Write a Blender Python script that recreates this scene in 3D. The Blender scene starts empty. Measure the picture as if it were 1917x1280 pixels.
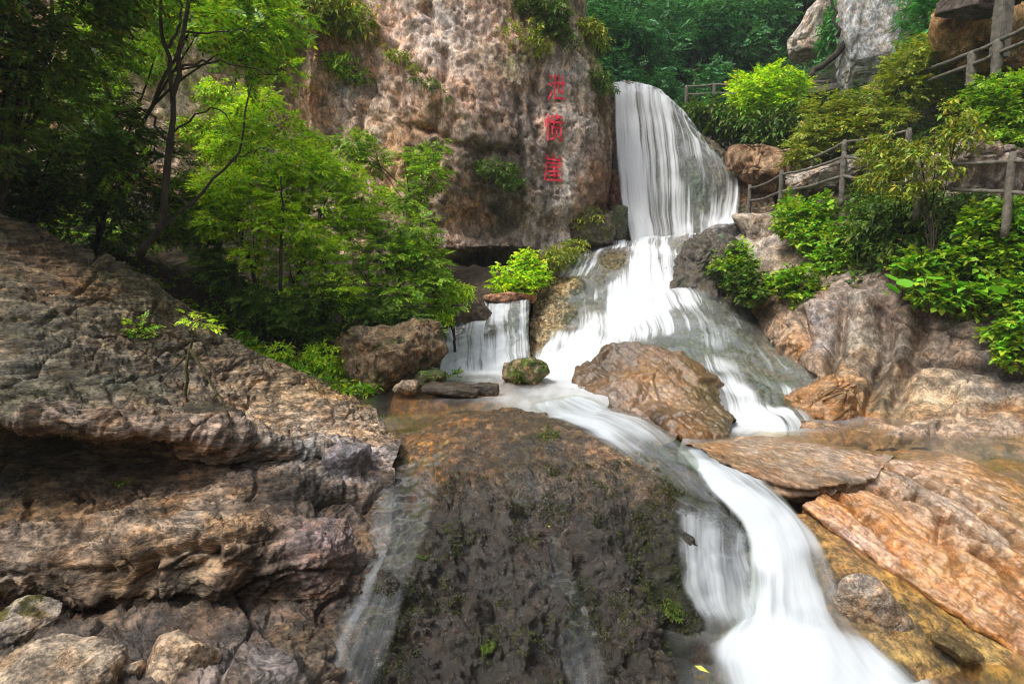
import bpy, math, random
import numpy as np
from mathutils import Vector, Matrix

# ------------------------------------------------------------------ camera
PW, PH, FPX = 1917.0, 1280.0, 1065.0          # photograph size and focal length in its pixels
CAMZ = 2.4
PITCH = math.atan(120.0 / FPX)                 # looking slightly down
CT, ST = math.cos(PITCH), math.sin(PITCH)
CAM = np.array([0.0, 0.0, CAMZ])
sc = bpy.context.scene
cam_data = bpy.data.cameras.new("camera")
cam_data.sensor_width = 36.0
cam_data.lens = 36.0 * FPX / PW
cam_data.clip_start, cam_data.clip_end = 0.05, 400
cam = bpy.data.objects.new("camera", cam_data)
sc.collection.objects.link(cam)
cam.location = CAM
cam.rotation_euler = (math.pi / 2 - PITCH, 0, 0)
sc.camera = cam

# ------------------------------------------------------------------ sky, sun, exposure
SUN_EL, SUN_AZ = math.radians(58), math.radians(-122)   # azimuth measured from +Y towards +X
world = bpy.data.worlds.new("World")
sc.world = world
world.use_nodes = True
wn = world.node_tree
wn.nodes.clear()
sky = wn.nodes.new("ShaderNodeTexSky")
sky.sky_type = 'NISHITA'
sky.sun_disc = False
sky.sun_elevation = SUN_EL
sky.sun_rotation = SUN_AZ
sky.air_density = 1.0
sky.dust_density = 6.0
sky.ozone_density = 1.0
hs = wn.nodes.new("ShaderNodeHueSaturation")
hs.inputs["Saturation"].default_value = 0.35
bg = wn.nodes.new("ShaderNodeBackground")
bg.inputs["Strength"].default_value = 0.15
wo = wn.nodes.new("ShaderNodeOutputWorld")
wn.links.new(sky.outputs[0], hs.inputs["Color"])
wn.links.new(hs.outputs[0], bg.inputs["Color"])
wn.links.new(bg.outputs[0], wo.inputs["Surface"])
sun_data = bpy.data.lights.new("sun", 'SUN')
sun_data.energy = 1.9
sun_data.angle = math.radians(14)
sun_data.color = (1.0, 0.93, 0.82)
sun = bpy.data.objects.new("sun", sun_data)
sc.collection.objects.link(sun)
sdir = Vector((math.sin(SUN_AZ) * math.cos(SUN_EL), math.cos(SUN_AZ) * math.cos(SUN_EL), math.sin(SUN_EL)))
sun.rotation_euler = sdir.to_track_quat('Z', 'Y').to_euler()
sc.view_settings.view_transform = 'Standard'
sc.view_settings.look = 'None'
sc.view_settings.gamma = 1.0
sc.view_settings.use_curve_mapping = False
sc.view_settings.exposure = 0.38
sc.render.engine = 'CYCLES'
cy = sc.cycles
cy.max_bounces = 6
cy.diffuse_bounces = 3
cy.glossy_bounces = 2
cy.transmission_bounces = 2
cy.transparent_max_bounces = 12
cy.use_denoising = True
cy.filter_width = 1.1
cy.caustics_reflective = False
cy.caustics_refractive = False
cy.sample_clamp_indirect = 4.0

# ------------------------------------------------------------------ helpers
rng = np.random.default_rng(7)
COL = sc.collection


def P(px, py, d):
    """World point at world distance Y = d on the line of sight through a photograph pixel."""
    x = (px - PW / 2) / FPX
    v = -(py - PH / 2) / FPX
    dy = CT + v * ST
    dz = -ST + v * CT
    t = d / dy
    return np.array([x * t, d, CAMZ + dz * t])


def Q(px, d, z):
    """World point at distance d and height z in the picture column px."""
    fwd = d * CT - (z - CAMZ) * ST
    return np.array([(px - PW / 2) / FPX * fwd, d, z])


def project(p):
    q = p - CAM
    fwd = q[..., 1] * CT - q[..., 2] * ST
    up = q[..., 1] * ST + q[..., 2] * CT
    fwd = np.where(np.abs(fwd) < 1e-3, 1e-3, fwd)
    return PW / 2 + FPX * q[..., 0] / fwd, PH / 2 - FPX * up / fwd, fwd


def lin(r, g, b, k=1.0):
    c = np.array([r, g, b]) / 255.0
    c = np.where(c <= 0.04045, c / 12.92, ((c + 0.055) / 1.055) ** 2.4)
    return tuple(c * k)


# -- noise
def _hash(ix, iy, iz, seed):
    with np.errstate(over='ignore'):
        h = (ix.astype(np.uint32) * np.uint32(374761393) + iy.astype(np.uint32) * np.uint32(668265263)
             + iz.astype(np.uint32) * np.uint32(2147483647) + np.uint32((seed * 974711 + 12345) & 0xffffffff))
        h = (h ^ (h >> np.uint32(13))) * np.uint32(1274126177)
        h = (h ^ (h >> np.uint32(16))) * np.uint32(2246822519)
        h = h ^ (h >> np.uint32(13))
    return h


def vnoise(p, seed=0):
    """Smooth lattice gradient noise, about -1..1."""
    i = np.floor(p).astype(np.int64)
    f = p - i
    u = f * f * f * (f * (f * 6 - 15) + 10)
    out = 0
    for dx in (0, 1):
        wx = u[:, 0] if dx else 1 - u[:, 0]
        for dy in (0, 1):
            wy = u[:, 1] if dy else 1 - u[:, 1]
            for dz in (0, 1):
                wz = u[:, 2] if dz else 1 - u[:, 2]
                h = _hash(i[:, 0] + dx, i[:, 1] + dy, i[:, 2] + dz, seed)
                gx = (h & np.uint32(1023)).astype(np.float64) / 511.5 - 1
                gy = ((h >> np.uint32(10)) & np.uint32(1023)).astype(np.float64) / 511.5 - 1
                gz = ((h >> np.uint32(20)) & np.uint32(1023)).astype(np.float64) / 511.5 - 1
                out = out + wx * wy * wz * (gx * (f[:, 0] - dx) + gy * (f[:, 1] - dy) + gz * (f[:, 2] - dz))
    return out * 1.5


def fbm(p, freq=1.0, octv=5, gain=0.5, seed=0, ridged=False):
    a, s, out = 1.0, freq, np.zeros(len(p))
    for o in range(octv):
        n = vnoise(p * s + 17.3 * o, seed + o)
        out += a * ((1 - 2 * np.abs(n)) if ridged else n)
        a *= gain
        s *= 2.03
    return out


def worley(p, freq=1.0, seed=0):
    q = p * freq
    i = np.floor(q).astype(np.int64)
    f1 = np.full(len(p), 9.0)
    f2 = np.full(len(p), 9.0)
    idv = np.zeros(len(p))
    for dx in (-1, 0, 1):
        for dy in (-1, 0, 1):
            for dz in (-1, 0, 1):
                h = _hash(i[:, 0] + dx, i[:, 1] + dy, i[:, 2] + dz, seed)
                jx = (h & np.uint32(1023)).astype(np.float64) / 1023
                jy = ((h >> np.uint32(10)) & np.uint32(1023)).astype(np.float64) / 1023
                jz = ((h >> np.uint32(20)) & np.uint32(1023)).astype(np.float64) / 1023
                d = np.sqrt((i[:, 0] + dx + jx - q[:, 0]) ** 2 + (i[:, 1] + dy + jy - q[:, 1]) ** 2 + (i[:, 2] + dz + jz - q[:, 2]) ** 2)
                near = d < f1
                f2 = np.where(near, f1, np.minimum(f2, d))
                f1 = np.where(near, d, f1)
                idv = np.where(near, jx, idv)
    return f1, f2, idv


def sstep(a, b, x):
    t = np.clip((x - a) / (b - a), 0, 1)
    return t * t * (3 - 2 * t)


def strata(p, n, freq, warp=0.5, wfreq=0.6, seed=0, along=0.8):
    """Bedded rock: each bed stands proud or back by its own amount, breaking along its length. 0..1-ish."""
    n = np.array(n, float)
    n /= np.linalg.norm(n)
    s = p @ n * freq + warp * fbm(p, wfreq, 3, seed=seed)
    c = np.floor(s)
    fr = s - c
    q = p * along
    q = q + (c * 7.13)[:, None]
    h = 0.5 + 0.7 * vnoise(q, seed + 5)
    q2 = p * along + ((c + 1) * 7.13)[:, None]
    h2 = 0.5 + 0.7 * vnoise(q2, seed + 5)
    k = sstep(0.72, 1.0, fr)
    return h * (1 - k) + h2 * k + 0.25 * (1 - (2 * fr - 1) ** 6) - 0.2


# -- lofted surfaces
def _cr(pts, t):
    """Catmull-Rom through pts (k,...) at parameters t in 0..k-1."""
    k = len(pts)
    i = np.clip(np.floor(t).astype(int), 0, k - 2)
    f = (t - i).reshape((-1,) + (1,) * (pts.ndim - 1))
    g = lambda j: pts[np.clip(j, 0, k - 1)]
    p0, p1, p2, p3 = g(i - 1), g(i), g(i + 1), g(i + 2)
    p0 = np.where((i == 0).reshape(f.shape), 2 * p1 - p2, p0)
    p3 = np.where((i == k - 2).reshape(f.shape), 2 * p2 - p1, p3)
    return 0.5 * (2 * p1 + (p2 - p0) * f + (2 * p0 - 5 * p1 + 4 * p2 - p3) * f ** 2 + (3 * p1 - p0 - 3 * p2 + p3) * f ** 3)


def _even(pts, n):
    """Parameters that step evenly along the polyline pts."""
    seg = np.linalg.norm(np.diff(pts, axis=0), axis=-1)
    if seg.ndim > 1:
        seg = seg.mean(axis=1)
    seg = np.maximum(seg, 1e-6)
    acc = np.concatenate([[0], np.cumsum(seg)])
    return np.interp(np.linspace(0, acc[-1], n), acc, np.arange(len(pts)))


def loft(rows, nu, nv):
    R = []
    for r in rows:
        pts = np.array([a if isinstance(a, np.ndarray) else P(*a) for a in r])
        R.append(_cr(pts, _even(pts, nu)))
    R = np.array(R)
    return _cr(R, _even(R, nv))                      # (nv, nu, 3)


def grid_normals(g, toward=CAM):
    du = np.gradient(g, axis=1)
    dv = np.gradient(g, axis=0)
    n = np.cross(du, dv)
    n /= np.maximum(np.linalg.norm(n, axis=-1, keepdims=True), 1e-9)
    if toward is not None:
        s = np.sum(n * (toward - g))
        if s < 0:
            n = -n
    return n


def blur(a, k):
    for _ in range(k):
        a = a.copy()
        a[1:-1] = (a[:-2] + 2 * a[1:-1] + a[2:]) / 4
        a[:, 1:-1] = (a[:, :-2] + 2 * a[:, 1:-1] + a[:, 2:]) / 4
    return a


def displace(g, fn, toward=CAM, soft=4):
    n = blur(grid_normals(g, toward), soft)
    n /= np.maximum(np.linalg.norm(n, axis=-1, keepdims=True), 1e-9)
    h = fn(g.reshape(-1, 3), n.reshape(-1, 3)).reshape(g.shape[:2])
    return g + n * h[..., None]


def anchor(g, pts):
    """World points of the surface g nearest to photograph pixels."""
    f = g.reshape(-1, 3)
    px, py, fw = project(f)
    out = []
    for (x, y) in pts:
        d = (px - x) ** 2 + (py - y) ** 2 + np.where(fw < 0.2, 1e9, 0) + fw * 2
        out.append(f[np.argmin(d)])
    return np.array(out)


def seg_dist(p, line):
    d = np.full(len(p), 1e9)
    for a, b in zip(line[:-1], line[1:]):
        ab = b - a
        t = np.clip(((p - a) @ ab) / max(ab @ ab, 1e-9), 0, 1)
        d = np.minimum(d, np.linalg.norm(p - a - t[:, None] * ab, axis=1))
    return d


def grain_axes(a, b, up):
    """Axes of bedded stone: x along the line a-b, z across the beds."""
    x = (b - a) / np.linalg.norm(b - a)
    y = np.cross(np.array(up, float), x)
    y /= np.linalg.norm(y)
    return np.stack([x, np.cross(x, y), y])


def paint(g, ctrl, power=3.0, warp=0.25, wfreq=1.5, seed=3):
    """Stone colours, some with recess shade painted in (r,g,b,wet), spread from marked spots over the surface."""
    f = g.reshape(-1, 3)
    an = anchor(g, [(c[0], c[1]) for c in ctrl])
    w = np.zeros((len(f), 3))
    for k in range(3):
        w[:, k] = warp * fbm(f, wfreq, 3, seed=seed + 11 * k)
    q = f + w
    num = np.zeros((len(f), 4))
    den = np.zeros(len(f))
    for a, c in zip(an, ctrl):
        d = np.linalg.norm(q - a, axis=1) + 0.02
        k = d ** -power
        num += k[:, None] * np.array([c[2][0], c[2][1], c[2][2], c[3] if len(c) > 3 else 0.0])
        den += k
    return num / den[:, None]


def spread(g, ctrl, power=3.0):
    """A scalar spread the same way."""
    f = g.reshape(-1, 3)
    an = anchor(g, [(c[0], c[1]) for c in ctrl])
    num = np.zeros(len(f))
    den = np.zeros(len(f))
    for a, c in zip(an, ctrl):
        k = (np.linalg.norm(f - a, axis=1) + 0.02) ** -power
        num += k * c[2]
        den += k
    return num / den


def raw_mesh(name, verts, faces_flat, face_len, smooth=True):
    me = bpy.data.meshes.new(name)
    verts = np.ascontiguousarray(verts, dtype=np.float32)
    me.vertices.add(len(verts))
    me.vertices.foreach_set("co", verts.ravel())
    nf = len(face_len)
    me.loops.add(len(faces_flat))
    me.loops.foreach_set("vertex_index", np.ascontiguousarray(faces_flat, dtype=np.int32))
    me.polygons.add(nf)
    st = np.concatenate([[0], np.cumsum(face_len)[:-1]]).astype(np.int32)
    me.polygons.foreach_set("loop_start", st)
    me.polygons.foreach_set("loop_total", np.asarray(face_len, dtype=np.int32))
    me.polygons.foreach_set("use_smooth", np.full(nf, smooth, dtype=bool))
    me.update(calc_edges=True)
    me.validate()
    return me


def set_props(o, label=None, cat=None, group=None, kind=None):
    if label: o["label"] = label
    if cat: o["category"] = cat
    if group: o["group"] = group
    if kind: o["kind"] = kind
    return o


def link(name, me, mat, parent=None, loc=None):
    o = bpy.data.objects.new(name, me)
    COL.objects.link(o)
    if mat is not None and me is not None and not me.materials:
        me.materials.append(mat)
    if parent is not None:
        o.parent = parent
    if loc is not None:
        o.location = loc
    return o


def empty(name, loc, label=None, cat=None, group=None):
    o = bpy.data.objects.new(name, None)
    o.empty_display_size = 0.2
    COL.objects.link(o)
    o.location = loc
    return set_props(o, label, cat, group)


def surface(name, g, mat, tint=None, dens=None, parent=None, rebase=True, grain=None):
    """A grid (nv,nu,3) as one mesh object standing on its own base."""
    nv, nu = g.shape[:2]
    v = g.reshape(-1, 3)
    org = np.array([0.0, 0, 0])
    if rebase and parent is None:
        org = np.array([v[:, 0].mean(), v[:, 1].mean(), v[:, 2].min()])
    idx = np.arange(nv * nu).reshape(nv, nu)
    a, b, c, d = idx[:-1, :-1].ravel(), idx[:-1, 1:].ravel(), idx[1:, 1:].ravel(), idx[1:, :-1].ravel()
    fn = np.cross(v[b[len(b) // 2]] - v[a[len(a) // 2]], v[d[len(d) // 2]] - v[a[len(a) // 2]])
    quads = np.stack([a, b, c, d], 1)
    me = raw_mesh(name, v - org, quads.ravel(), np.full(len(quads), 4))
    if tint is not None:
        at = me.attributes.new("tint", 'FLOAT_COLOR', 'POINT')
        at.data.foreach_set("color", np.ascontiguousarray(tint, dtype=np.float32).ravel())
    if dens is not None:
        at = me.attributes.new("dens", 'FLOAT', 'POINT')
        at.data.foreach_set("value", np.ascontiguousarray(dens, dtype=np.float32).ravel())
    gm = np.eye(3) if grain is None else grain
    at = me.attributes.new("grain", 'FLOAT_VECTOR', 'POINT')
    at.data.foreach_set("vector", np.ascontiguousarray(v @ gm.T, dtype=np.float32).ravel())
    # flow coordinates in metres: u across, v along
    lu = np.concatenate([[0], np.cumsum(np.linalg.norm(np.diff(g, axis=1), axis=-1).mean(axis=0))])
    lv = np.concatenate([[0], np.cumsum(np.linalg.norm(np.diff(g, axis=0), axis=-1).mean(axis=1))])
    fl = np.zeros((nv, nu, 3))
    fl[..., 0] = lu[None, :]
    fl[..., 1] = lv[:, None]
    at = me.attributes.new("flow", 'FLOAT_VECTOR', 'POINT')
    at.data.foreach_set("vector", np.ascontiguousarray(fl, dtype=np.float32).ravel())
    return link(name, me, mat, parent, Vector(org) if parent is None else None)


_ico_cache = {}


def ico(sub):
    if sub not in _ico_cache:
        import bmesh
        bm = bmesh.new()
        bmesh.ops.create_icosphere(bm, subdivisions=sub, radius=1.0)
        bm.verts.ensure_lookup_table()
        v = np.array([x.co[:] for x in bm.verts])
        f = np.array([[x.index for x in fc.verts] for fc in bm.faces])
        bm.free()
        _ico_cache[sub] = (v, f)
    return _ico_cache[sub]


def boulder(name, label, px, py, d, wpx, hpx, mat, tint, depth=0.9, sub=6, seed=0, rot=0.0, tilt=0.0, cuts=7, rough=0.10,
            cat="boulder", group=None, wet=0.0, strat=None, moss=None, kind=None, boxy=0.6, grain=None):
    """One rock: a rounded block with broken faces, sized from the photograph at its distance."""
    r = np.random.default_rng(seed + 100)
    v0, f = ico(sub)
    c = P(px, py, d)
    sx, sz = wpx * d / FPX / 2, hpx * d / FPX / 2
    sy = sx * depth
    v = v0.copy()
    # superquadric-ish then planar chips
    v = np.sign(v) * np.abs(v) ** boxy
    v /= np.abs(v).max(axis=1, keepdims=True) ** 0.35
    for k in range(cuts):
        n = r.normal(size=3)
        n /= np.linalg.norm(n)
        lim = r.uniform(0.62, 0.88)
        dd = v @ n - lim
        v = v - np.where(dd > 0, dd, 0)[:, None] * n * 0.92
    v[:, 0] *= sx
    v[:, 1] *= sy
    v[:, 2] *= sz
    ca, sa = math.cos(tilt), math.sin(tilt)
    v = np.stack([v[:, 0] * ca - v[:, 2] * sa, v[:, 1], v[:, 0] * sa + v[:, 2] * ca], 1)
    ca, sa = math.cos(rot), math.sin(rot)
    v = np.stack([v[:, 0] * ca - v[:, 1] * sa, v[:, 0] * sa + v[:, 1] * ca, v[:, 2]], 1)
    s = (sx + sz) / 2
    n = v0
    q = v / s + seed * 3.7
    h = rough * s * (fbm(q, 1.3, 3, seed=seed) * 0.9 + 0.45 * fbm(q, 5, 4, 0.6, seed=seed + 3))
    f1, f2, _ = worley(q + 0.15 * fbm(q, 3, 2)[:, None], 1.7, seed)
    h -= rough * s * 0.5 * (1 - sstep(0.0, 0.10, f2 - f1))
    if strat is not None:
        h += rough * s * 0.9 * (strata(v + c, strat, 3.2 / s * 0.6, 0.4, 1.0 / s, seed) - 0.5)
    v = v + n * h[:, None]
    col = np.zeros((len(v), 4))
    nz = fbm(q, 1.2, 3, seed=seed + 9)[:, None]
    col[:, :3] = np.array(tint) * (1 + 0.25 * nz)
    col[:, 3] = wet
    if moss is not None:
        m = sstep(0.0, 0.35, fbm(q, 2.2, 4, seed=seed + 21) + moss[3] + 0.35 * v0[:, 2])
        col[:, :3] = col[:, :3] * (1 - m[:, None]) + np.array(moss[:3]) * m[:, None]
    col = np.clip(col, 0, 1)
    base = v[:, 2].min()
    org = np.array([c[0], c[1], c[2] + base])
    v[:, 2] -= base
    me = raw_mesh(name, v, f.ravel(), np.full(len(f), 3))
    at = me.attributes.new("tint", 'FLOAT_COLOR', 'POINT')
    at.data.foreach_set("color", np.ascontiguousarray(col, dtype=np.float32).ravel())
    at = me.attributes.new("grain", 'FLOAT_VECTOR', 'POINT')
    gv = v + np.array([seed * 1.3, 0, 0]) if grain is None else (v + c) @ grain.T
    at.data.foreach_set("vector", np.ascontiguousarray(gv, dtype=np.float32).ravel())
    o = link(name, me, mat, None, Vector(org))
    if kind:
        return set_props(o, kind=kind)
    return set_props(o, label, cat, group)


def tube_arrays(path, radii, sides=8, bump=0.0, seed=0):
    path = np.array(path, float)
    n = len(path)
    tan = np.gradient(path, axis=0)
    tan /= np.maximum(np.linalg.norm(tan, axis=1, keepdims=True), 1e-9)
    ref = np.array([0.31, 0.95, 0.1])
    vs = []
    for i in range(n):
        a = np.cross(tan[i], ref)
        a /= max(np.linalg.norm(a), 1e-6)
        b = np.cross(tan[i], a)
        th = np.linspace(0, 2 * math.pi, sides, endpoint=False)
        rr = radii[i] * np.ones(sides)
        if bump:
            rr = rr * (1 + bump * vnoise(np.stack([np.cos(th) * 1.5, np.sin(th) * 1.5, np.full(sides, i * 0.6 + seed)], 1), seed))
        vs.append(path[i] + np.outer(np.cos(th) * rr, a) + np.outer(np.sin(th) * rr, b))
    v = np.concatenate(vs)
    fl, ln = [], []
    for i in range(n - 1):
        for k in range(sides):
            k2 = (k + 1) % sides
            fl += [i * sides + k, i * sides + k2, (i + 1) * sides + k2, (i + 1) * sides + k]
            ln.append(4)
    fl += list(range(sides - 1, -1, -1)); ln.append(sides)
    fl += list(range((n - 1) * sides, n * sides)); ln.append(sides)
    return v, fl, ln


def tubes_mesh(name, tubes, sides=8, bump=0.0, smooth=True):
    V, Fl, L = [], [], []
    off = 0
    for k, (path, radii) in enumerate(tubes):
        v, fl, ln = tube_arrays(path, radii, sides, bump, k)
        V.append(v)
        Fl += [a + off for a in fl]
        L += ln
        off += len(v)
    return raw_mesh(name, np.concatenate(V), np.array(Fl), np.array(L), smooth)


def curve_pts(pts, n=14, jig=0.0, seed=0):
    pts = np.array(pts, float)
    q = _cr(pts, np.linspace(0, len(pts) - 1, n))
    if jig:
        r = np.random.default_rng(seed)
        q[1:-1] += r.normal(size=(n - 2, 3)) * jig
    return q


# ------------------------------------------------------------------ materials
class NT:
    def __init__(self, name):
        self.m = bpy.data.materials.new(name)
        self.m.use_nodes = True
        self.t = self.m.node_tree
        self.t.nodes.clear()

    def n(self, typ, ins=None, **props):
        nd = self.t.nodes.new(typ)
        for k, v in props.items():
            setattr(nd, k, v)
        for k, v in (ins or {}).items():
            s = nd.inputs[k]
            if hasattr(v, "is_linked") or isinstance(v, bpy.types.NodeSocket):
                self.t.links.new(v, s)
            else:
                s.default_value = v
        return nd

    def math(self, op, a, b=0.5, clamp=False):
        nd = self.n("ShaderNodeMath", {0: a, 1: b}, operation=op)
        nd.use_clamp = clamp
        return nd.outputs[0]

    def noise(self, vec, scale, detail=5, rough=0.55, dist=0.0):
        return self.n("ShaderNodeTexNoise", {"Vector": vec, "Scale": scale, "Detail": detail, "Roughness": rough, "Distortion": dist}).outputs[0]

    def ramp(self, fac, a, b, lo=0.0, hi=1.0):
        nd = self.n("ShaderNodeMapRange", {0: fac, 1: a, 2: b, 3: lo, 4: hi})
        nd.interpolation_type = 'SMOOTHSTEP'
        return nd.outputs[0]

    def mix(self, fac, a, b, mode='MIX'):
        nd = self.t.nodes.new("ShaderNodeMix")
        nd.data_type = 'RGBA'
        nd.blend_type = mode
        for s, v in ((nd.inputs[0], fac), (nd.inputs[6], a), (nd.inputs[7], b)):
            if isinstance(v, bpy.types.NodeSocket):
                self.t.links.new(v, s)
            else:
                s.default_value = v if not isinstance(v, tuple) else tuple(v) + ((1.0,) if len(v) == 3 else ())
        return nd.outputs[2]

    def out(self, shader):
        o = self.n("ShaderNodeOutputMaterial", {"Surface": shader})
        return self.m


def rock_mat(name, stretch=(1, 1, 1), rot=(0, 0, 0), scale=1.0, contrast=1.0, light=(0.55, 0.5, 0.45), light_amt=0.35,
             warm=(0.40, 0.20, 0.08), warm_amt=0.3, dark_amt=0.6, rough=0.85, bump=0.6, fine=1.0, painted_glints=0.0, crack=0.6, coat=0.7, coat_ior=1.6):
    t = NT(name)
    tc = t.n("ShaderNodeTexCoord").outputs["Object"]
    gr_ = t.n("ShaderNodeAttribute", attribute_name="grain").outputs["Vector"]
    mp = t.n("ShaderNodeMapping", {"Vector": gr_, "Rotation": rot, "Scale": stretch}).outputs[0]
    at = t.n("ShaderNodeAttribute", attribute_name="tint")
    mid = t.noise(mp, 6.5 * scale, 9, 0.66)
    fin = t.noise(mp, 30 * scale, 7, 0.72)
    iso = t.noise(tc, 3.1 * scale, 7, 0.62)
    wv = t.n("ShaderNodeVectorMath", {0: t.n("ShaderNodeTexNoise", {"Vector": mp, "Scale": 4.0 * scale, "Detail": 4.0}).outputs["Color"], 1: (0.22 / scale,) * 3}, operation='MULTIPLY').outputs[0]
    cv = t.n("ShaderNodeVectorMath", {0: mp, 1: wv}, operation='ADD').outputs[0]
    v1 = t.n("ShaderNodeTexVoronoi", {"Vector": cv, "Scale": 3.2 * scale}, feature='DISTANCE_TO_EDGE').outputs["Distance"]
    v2 = t.n("ShaderNodeTexVoronoi", {"Vector": cv, "Scale": 11.0 * scale}, feature='DISTANCE_TO_EDGE').outputs["Distance"]
    gate = t.ramp(iso, 0.42, 0.58)
    c1 = t.math('MULTIPLY', t.ramp(v1, 0.0, 0.045, 1, 0), t.math('MULTIPLY', gate, crack))
    c2 = t.math('MULTIPLY', t.ramp(v2, 0.0, 0.07, 1, 0), t.math('MULTIPLY', gate, crack * 0.6))
    cr = t.math('MAXIMUM', c1, c2)
    val = t.math('ADD', t.math('MULTIPLY', mid, 1.0), t.math('MULTIPLY', fin, 0.8 * fine))
    val = t.ramp(val, 0.74, 1.08, 1 - 0.68 * contrast, 1 + 0.55 * contrast)
    wk = tuple(c / 0.22 for c in warm)
    lk = tuple(c / 0.28 for c in light)
    col = t.mix(t.math('MULTIPLY', t.ramp(iso, 0.45, 0.62), warm_amt), at.outputs["Color"], wk, 'MULTIPLY')
    col = t.mix(t.math('MULTIPLY', t.ramp(mid, 0.52, 0.66), light_amt), col, lk, 'MULTIPLY')
    dk = t.n("ShaderNodeVectorMath", {0: col, 3: val}, operation='SCALE').outputs[0]
    dm = t.ramp(t.noise(mp, 2.6 * scale, 9, 0.74), 0.50, 0.60, 0, dark_amt)
    dk = t.mix(dm, dk, (0.034, 0.026, 0.018), 'MIX')
    dk = t.mix(t.math('MULTIPLY', cr, 0.6), dk, (0.03, 0.024, 0.018), 'MIX')
    if painted_glints:
        sp = t.ramp(t.noise(tc, 48 * scale, 3, 0.6), 0.62, 0.70, 0, painted_glints)  # bright grey dots painted into the base colour as wet glints
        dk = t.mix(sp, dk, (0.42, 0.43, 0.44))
    wet = at.outputs["Alpha"]
    wn_ = t.ramp(t.noise(tc, 5 * scale, 5, 0.6), 0.30, 0.5)
    wf_ = t.math('MULTIPLY', wet, wn_)
    rg = t.math('SUBTRACT', rough, t.math('MULTIPLY', wf_, rough - 0.22))
    h = t.math('ADD', t.math('MULTIPLY', mid, 0.10 / scale), t.math('MULTIPLY', fin, 0.034 * fine / scale))
    h = t.math('SUBTRACT', h, t.math('MULTIPLY', cr, 0.022 / scale))
    bp = t.n("ShaderNodeBump", {"Strength": bump, "Distance": 1.0, "Height": h}).outputs[0]
    b = t.n("ShaderNodeBsdfPrincipled", {"Base Color": dk, "Roughness": rg, "Normal": bp, "Specular IOR Level": 0.5,
                                         "Coat Weight": t.math('MULTIPLY', wf_, coat), "Coat Roughness": 0.10, "Coat IOR": coat_ior, "Coat Normal": bp})
    return t.out(b.outputs[0])


def water_mat(name, sx=14.0, sy=0.7, white=(0.80, 0.85, 0.90), streak=0.55, clear_tint=(0.9, 0.92, 0.88), rough=0.25, gain=1.0, soft=0.25, gloss=0.3, wobble=0.12, milk=0.22):
    """Thin moving water: clear and glossy where 'dens' is low, milky white where it is high, in streaks along the flow."""
    t = NT(name)
    fl = t.n("ShaderNodeAttribute", attribute_name="flow").outputs["Vector"]
    de = t.n("ShaderNodeAttribute", attribute_name="dens").outputs["Fac"]
    wob = t.noise(fl, 1.6, 3, 0.5)
    wv = t.n("ShaderNodeCombineXYZ", {0: t.math('MULTIPLY', t.math('SUBTRACT', wob, 0.5), wobble), 1: 0.0, 2: 0.0}).outputs[0]
    f2 = t.n("ShaderNodeVectorMath", {0: fl, 1: wv}, operation='ADD').outputs[0]
    m1 = t.n("ShaderNodeMapping", {"Vector": f2, "Scale": (sx, sy, 1)}).outputs[0]
    m2 = t.n("ShaderNodeMapping", {"Vector": f2, "Scale": (sx * 3.1, sy * 1.6, 1), "Location": (3.3, 1.7, 0)}).outputs[0]
    m3 = t.n("ShaderNodeMapping", {"Vector": f2, "Scale": (sx * 0.28, sy * 0.8, 1), "Location": (9.3, 4.7, 0)}).outputs[0]
    s1, s2, s3 = t.noise(m1, 1.0, 4, 0.6), t.noise(m2, 1.0, 3, 0.6), t.noise(m3, 1.0, 3, 0.5)
    s = t.math('ADD', t.math('ADD', t.math('MULTIPLY', s1, 0.45), t.math('MULTIPLY', s2, 0.2)), t.math('MULTIPLY', s3, 0.45))
    s = t.math('SUBTRACT', s, 0.55)                                    # about -0.25..0.25
    a = t.math('ADD', de, t.math('MULTIPLY', s, streak * 4.0))
    a = t.ramp(a, 0.5 - soft * 2, 0.5 + soft * 2)
    edge = t.ramp(de, 0.0, 0.12)
    wide = t.ramp(de, 0.0, 0.55)
    a = t.math('MAXIMUM', a, milk)
    a = t.math('MULTIPLY', t.math('MULTIPLY', a, wide), gain, True)
    bp = t.n("ShaderNodeBump", {"Strength": 0.35, "Distance": 0.05, "Height": t.math('ADD', s1, s3)}).outputs[0]
    dif = t.n("ShaderNodeBsdfDiffuse", {"Color": tuple(white) + (1,), "Normal": bp}).outputs[0]
    trl = t.n("ShaderNodeBsdfTranslucent", {"Color": tuple(white) + (1,)}).outputs[0]
    milky = t.n("ShaderNodeMixShader", {0: 0.25, 1: dif, 2: trl}).outputs[0]
    gl = t.n("ShaderNodeBsdfGlossy", {"Color": (1, 1, 1, 1), "Roughness": rough, "Normal": bp}).outputs[0]
    fr = t.n("ShaderNodeFresnel", {"IOR": 1.33, "Normal": bp}).outputs[0]
    tr = t.n("ShaderNodeBsdfTransparent", {"Color": tuple(clear_tint) + (1,)}).outputs[0]
    cl = t.n("ShaderNodeMixShader", {0: t.math('MULTIPLY', t.math('MULTIPLY', fr, edge), gloss), 1: tr, 2: gl}).outputs[0]
    cl2 = t.n("ShaderNodeMixShader", {0: a, 1: cl, 2: milky}).outputs[0]
    return t.out(cl2)


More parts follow.
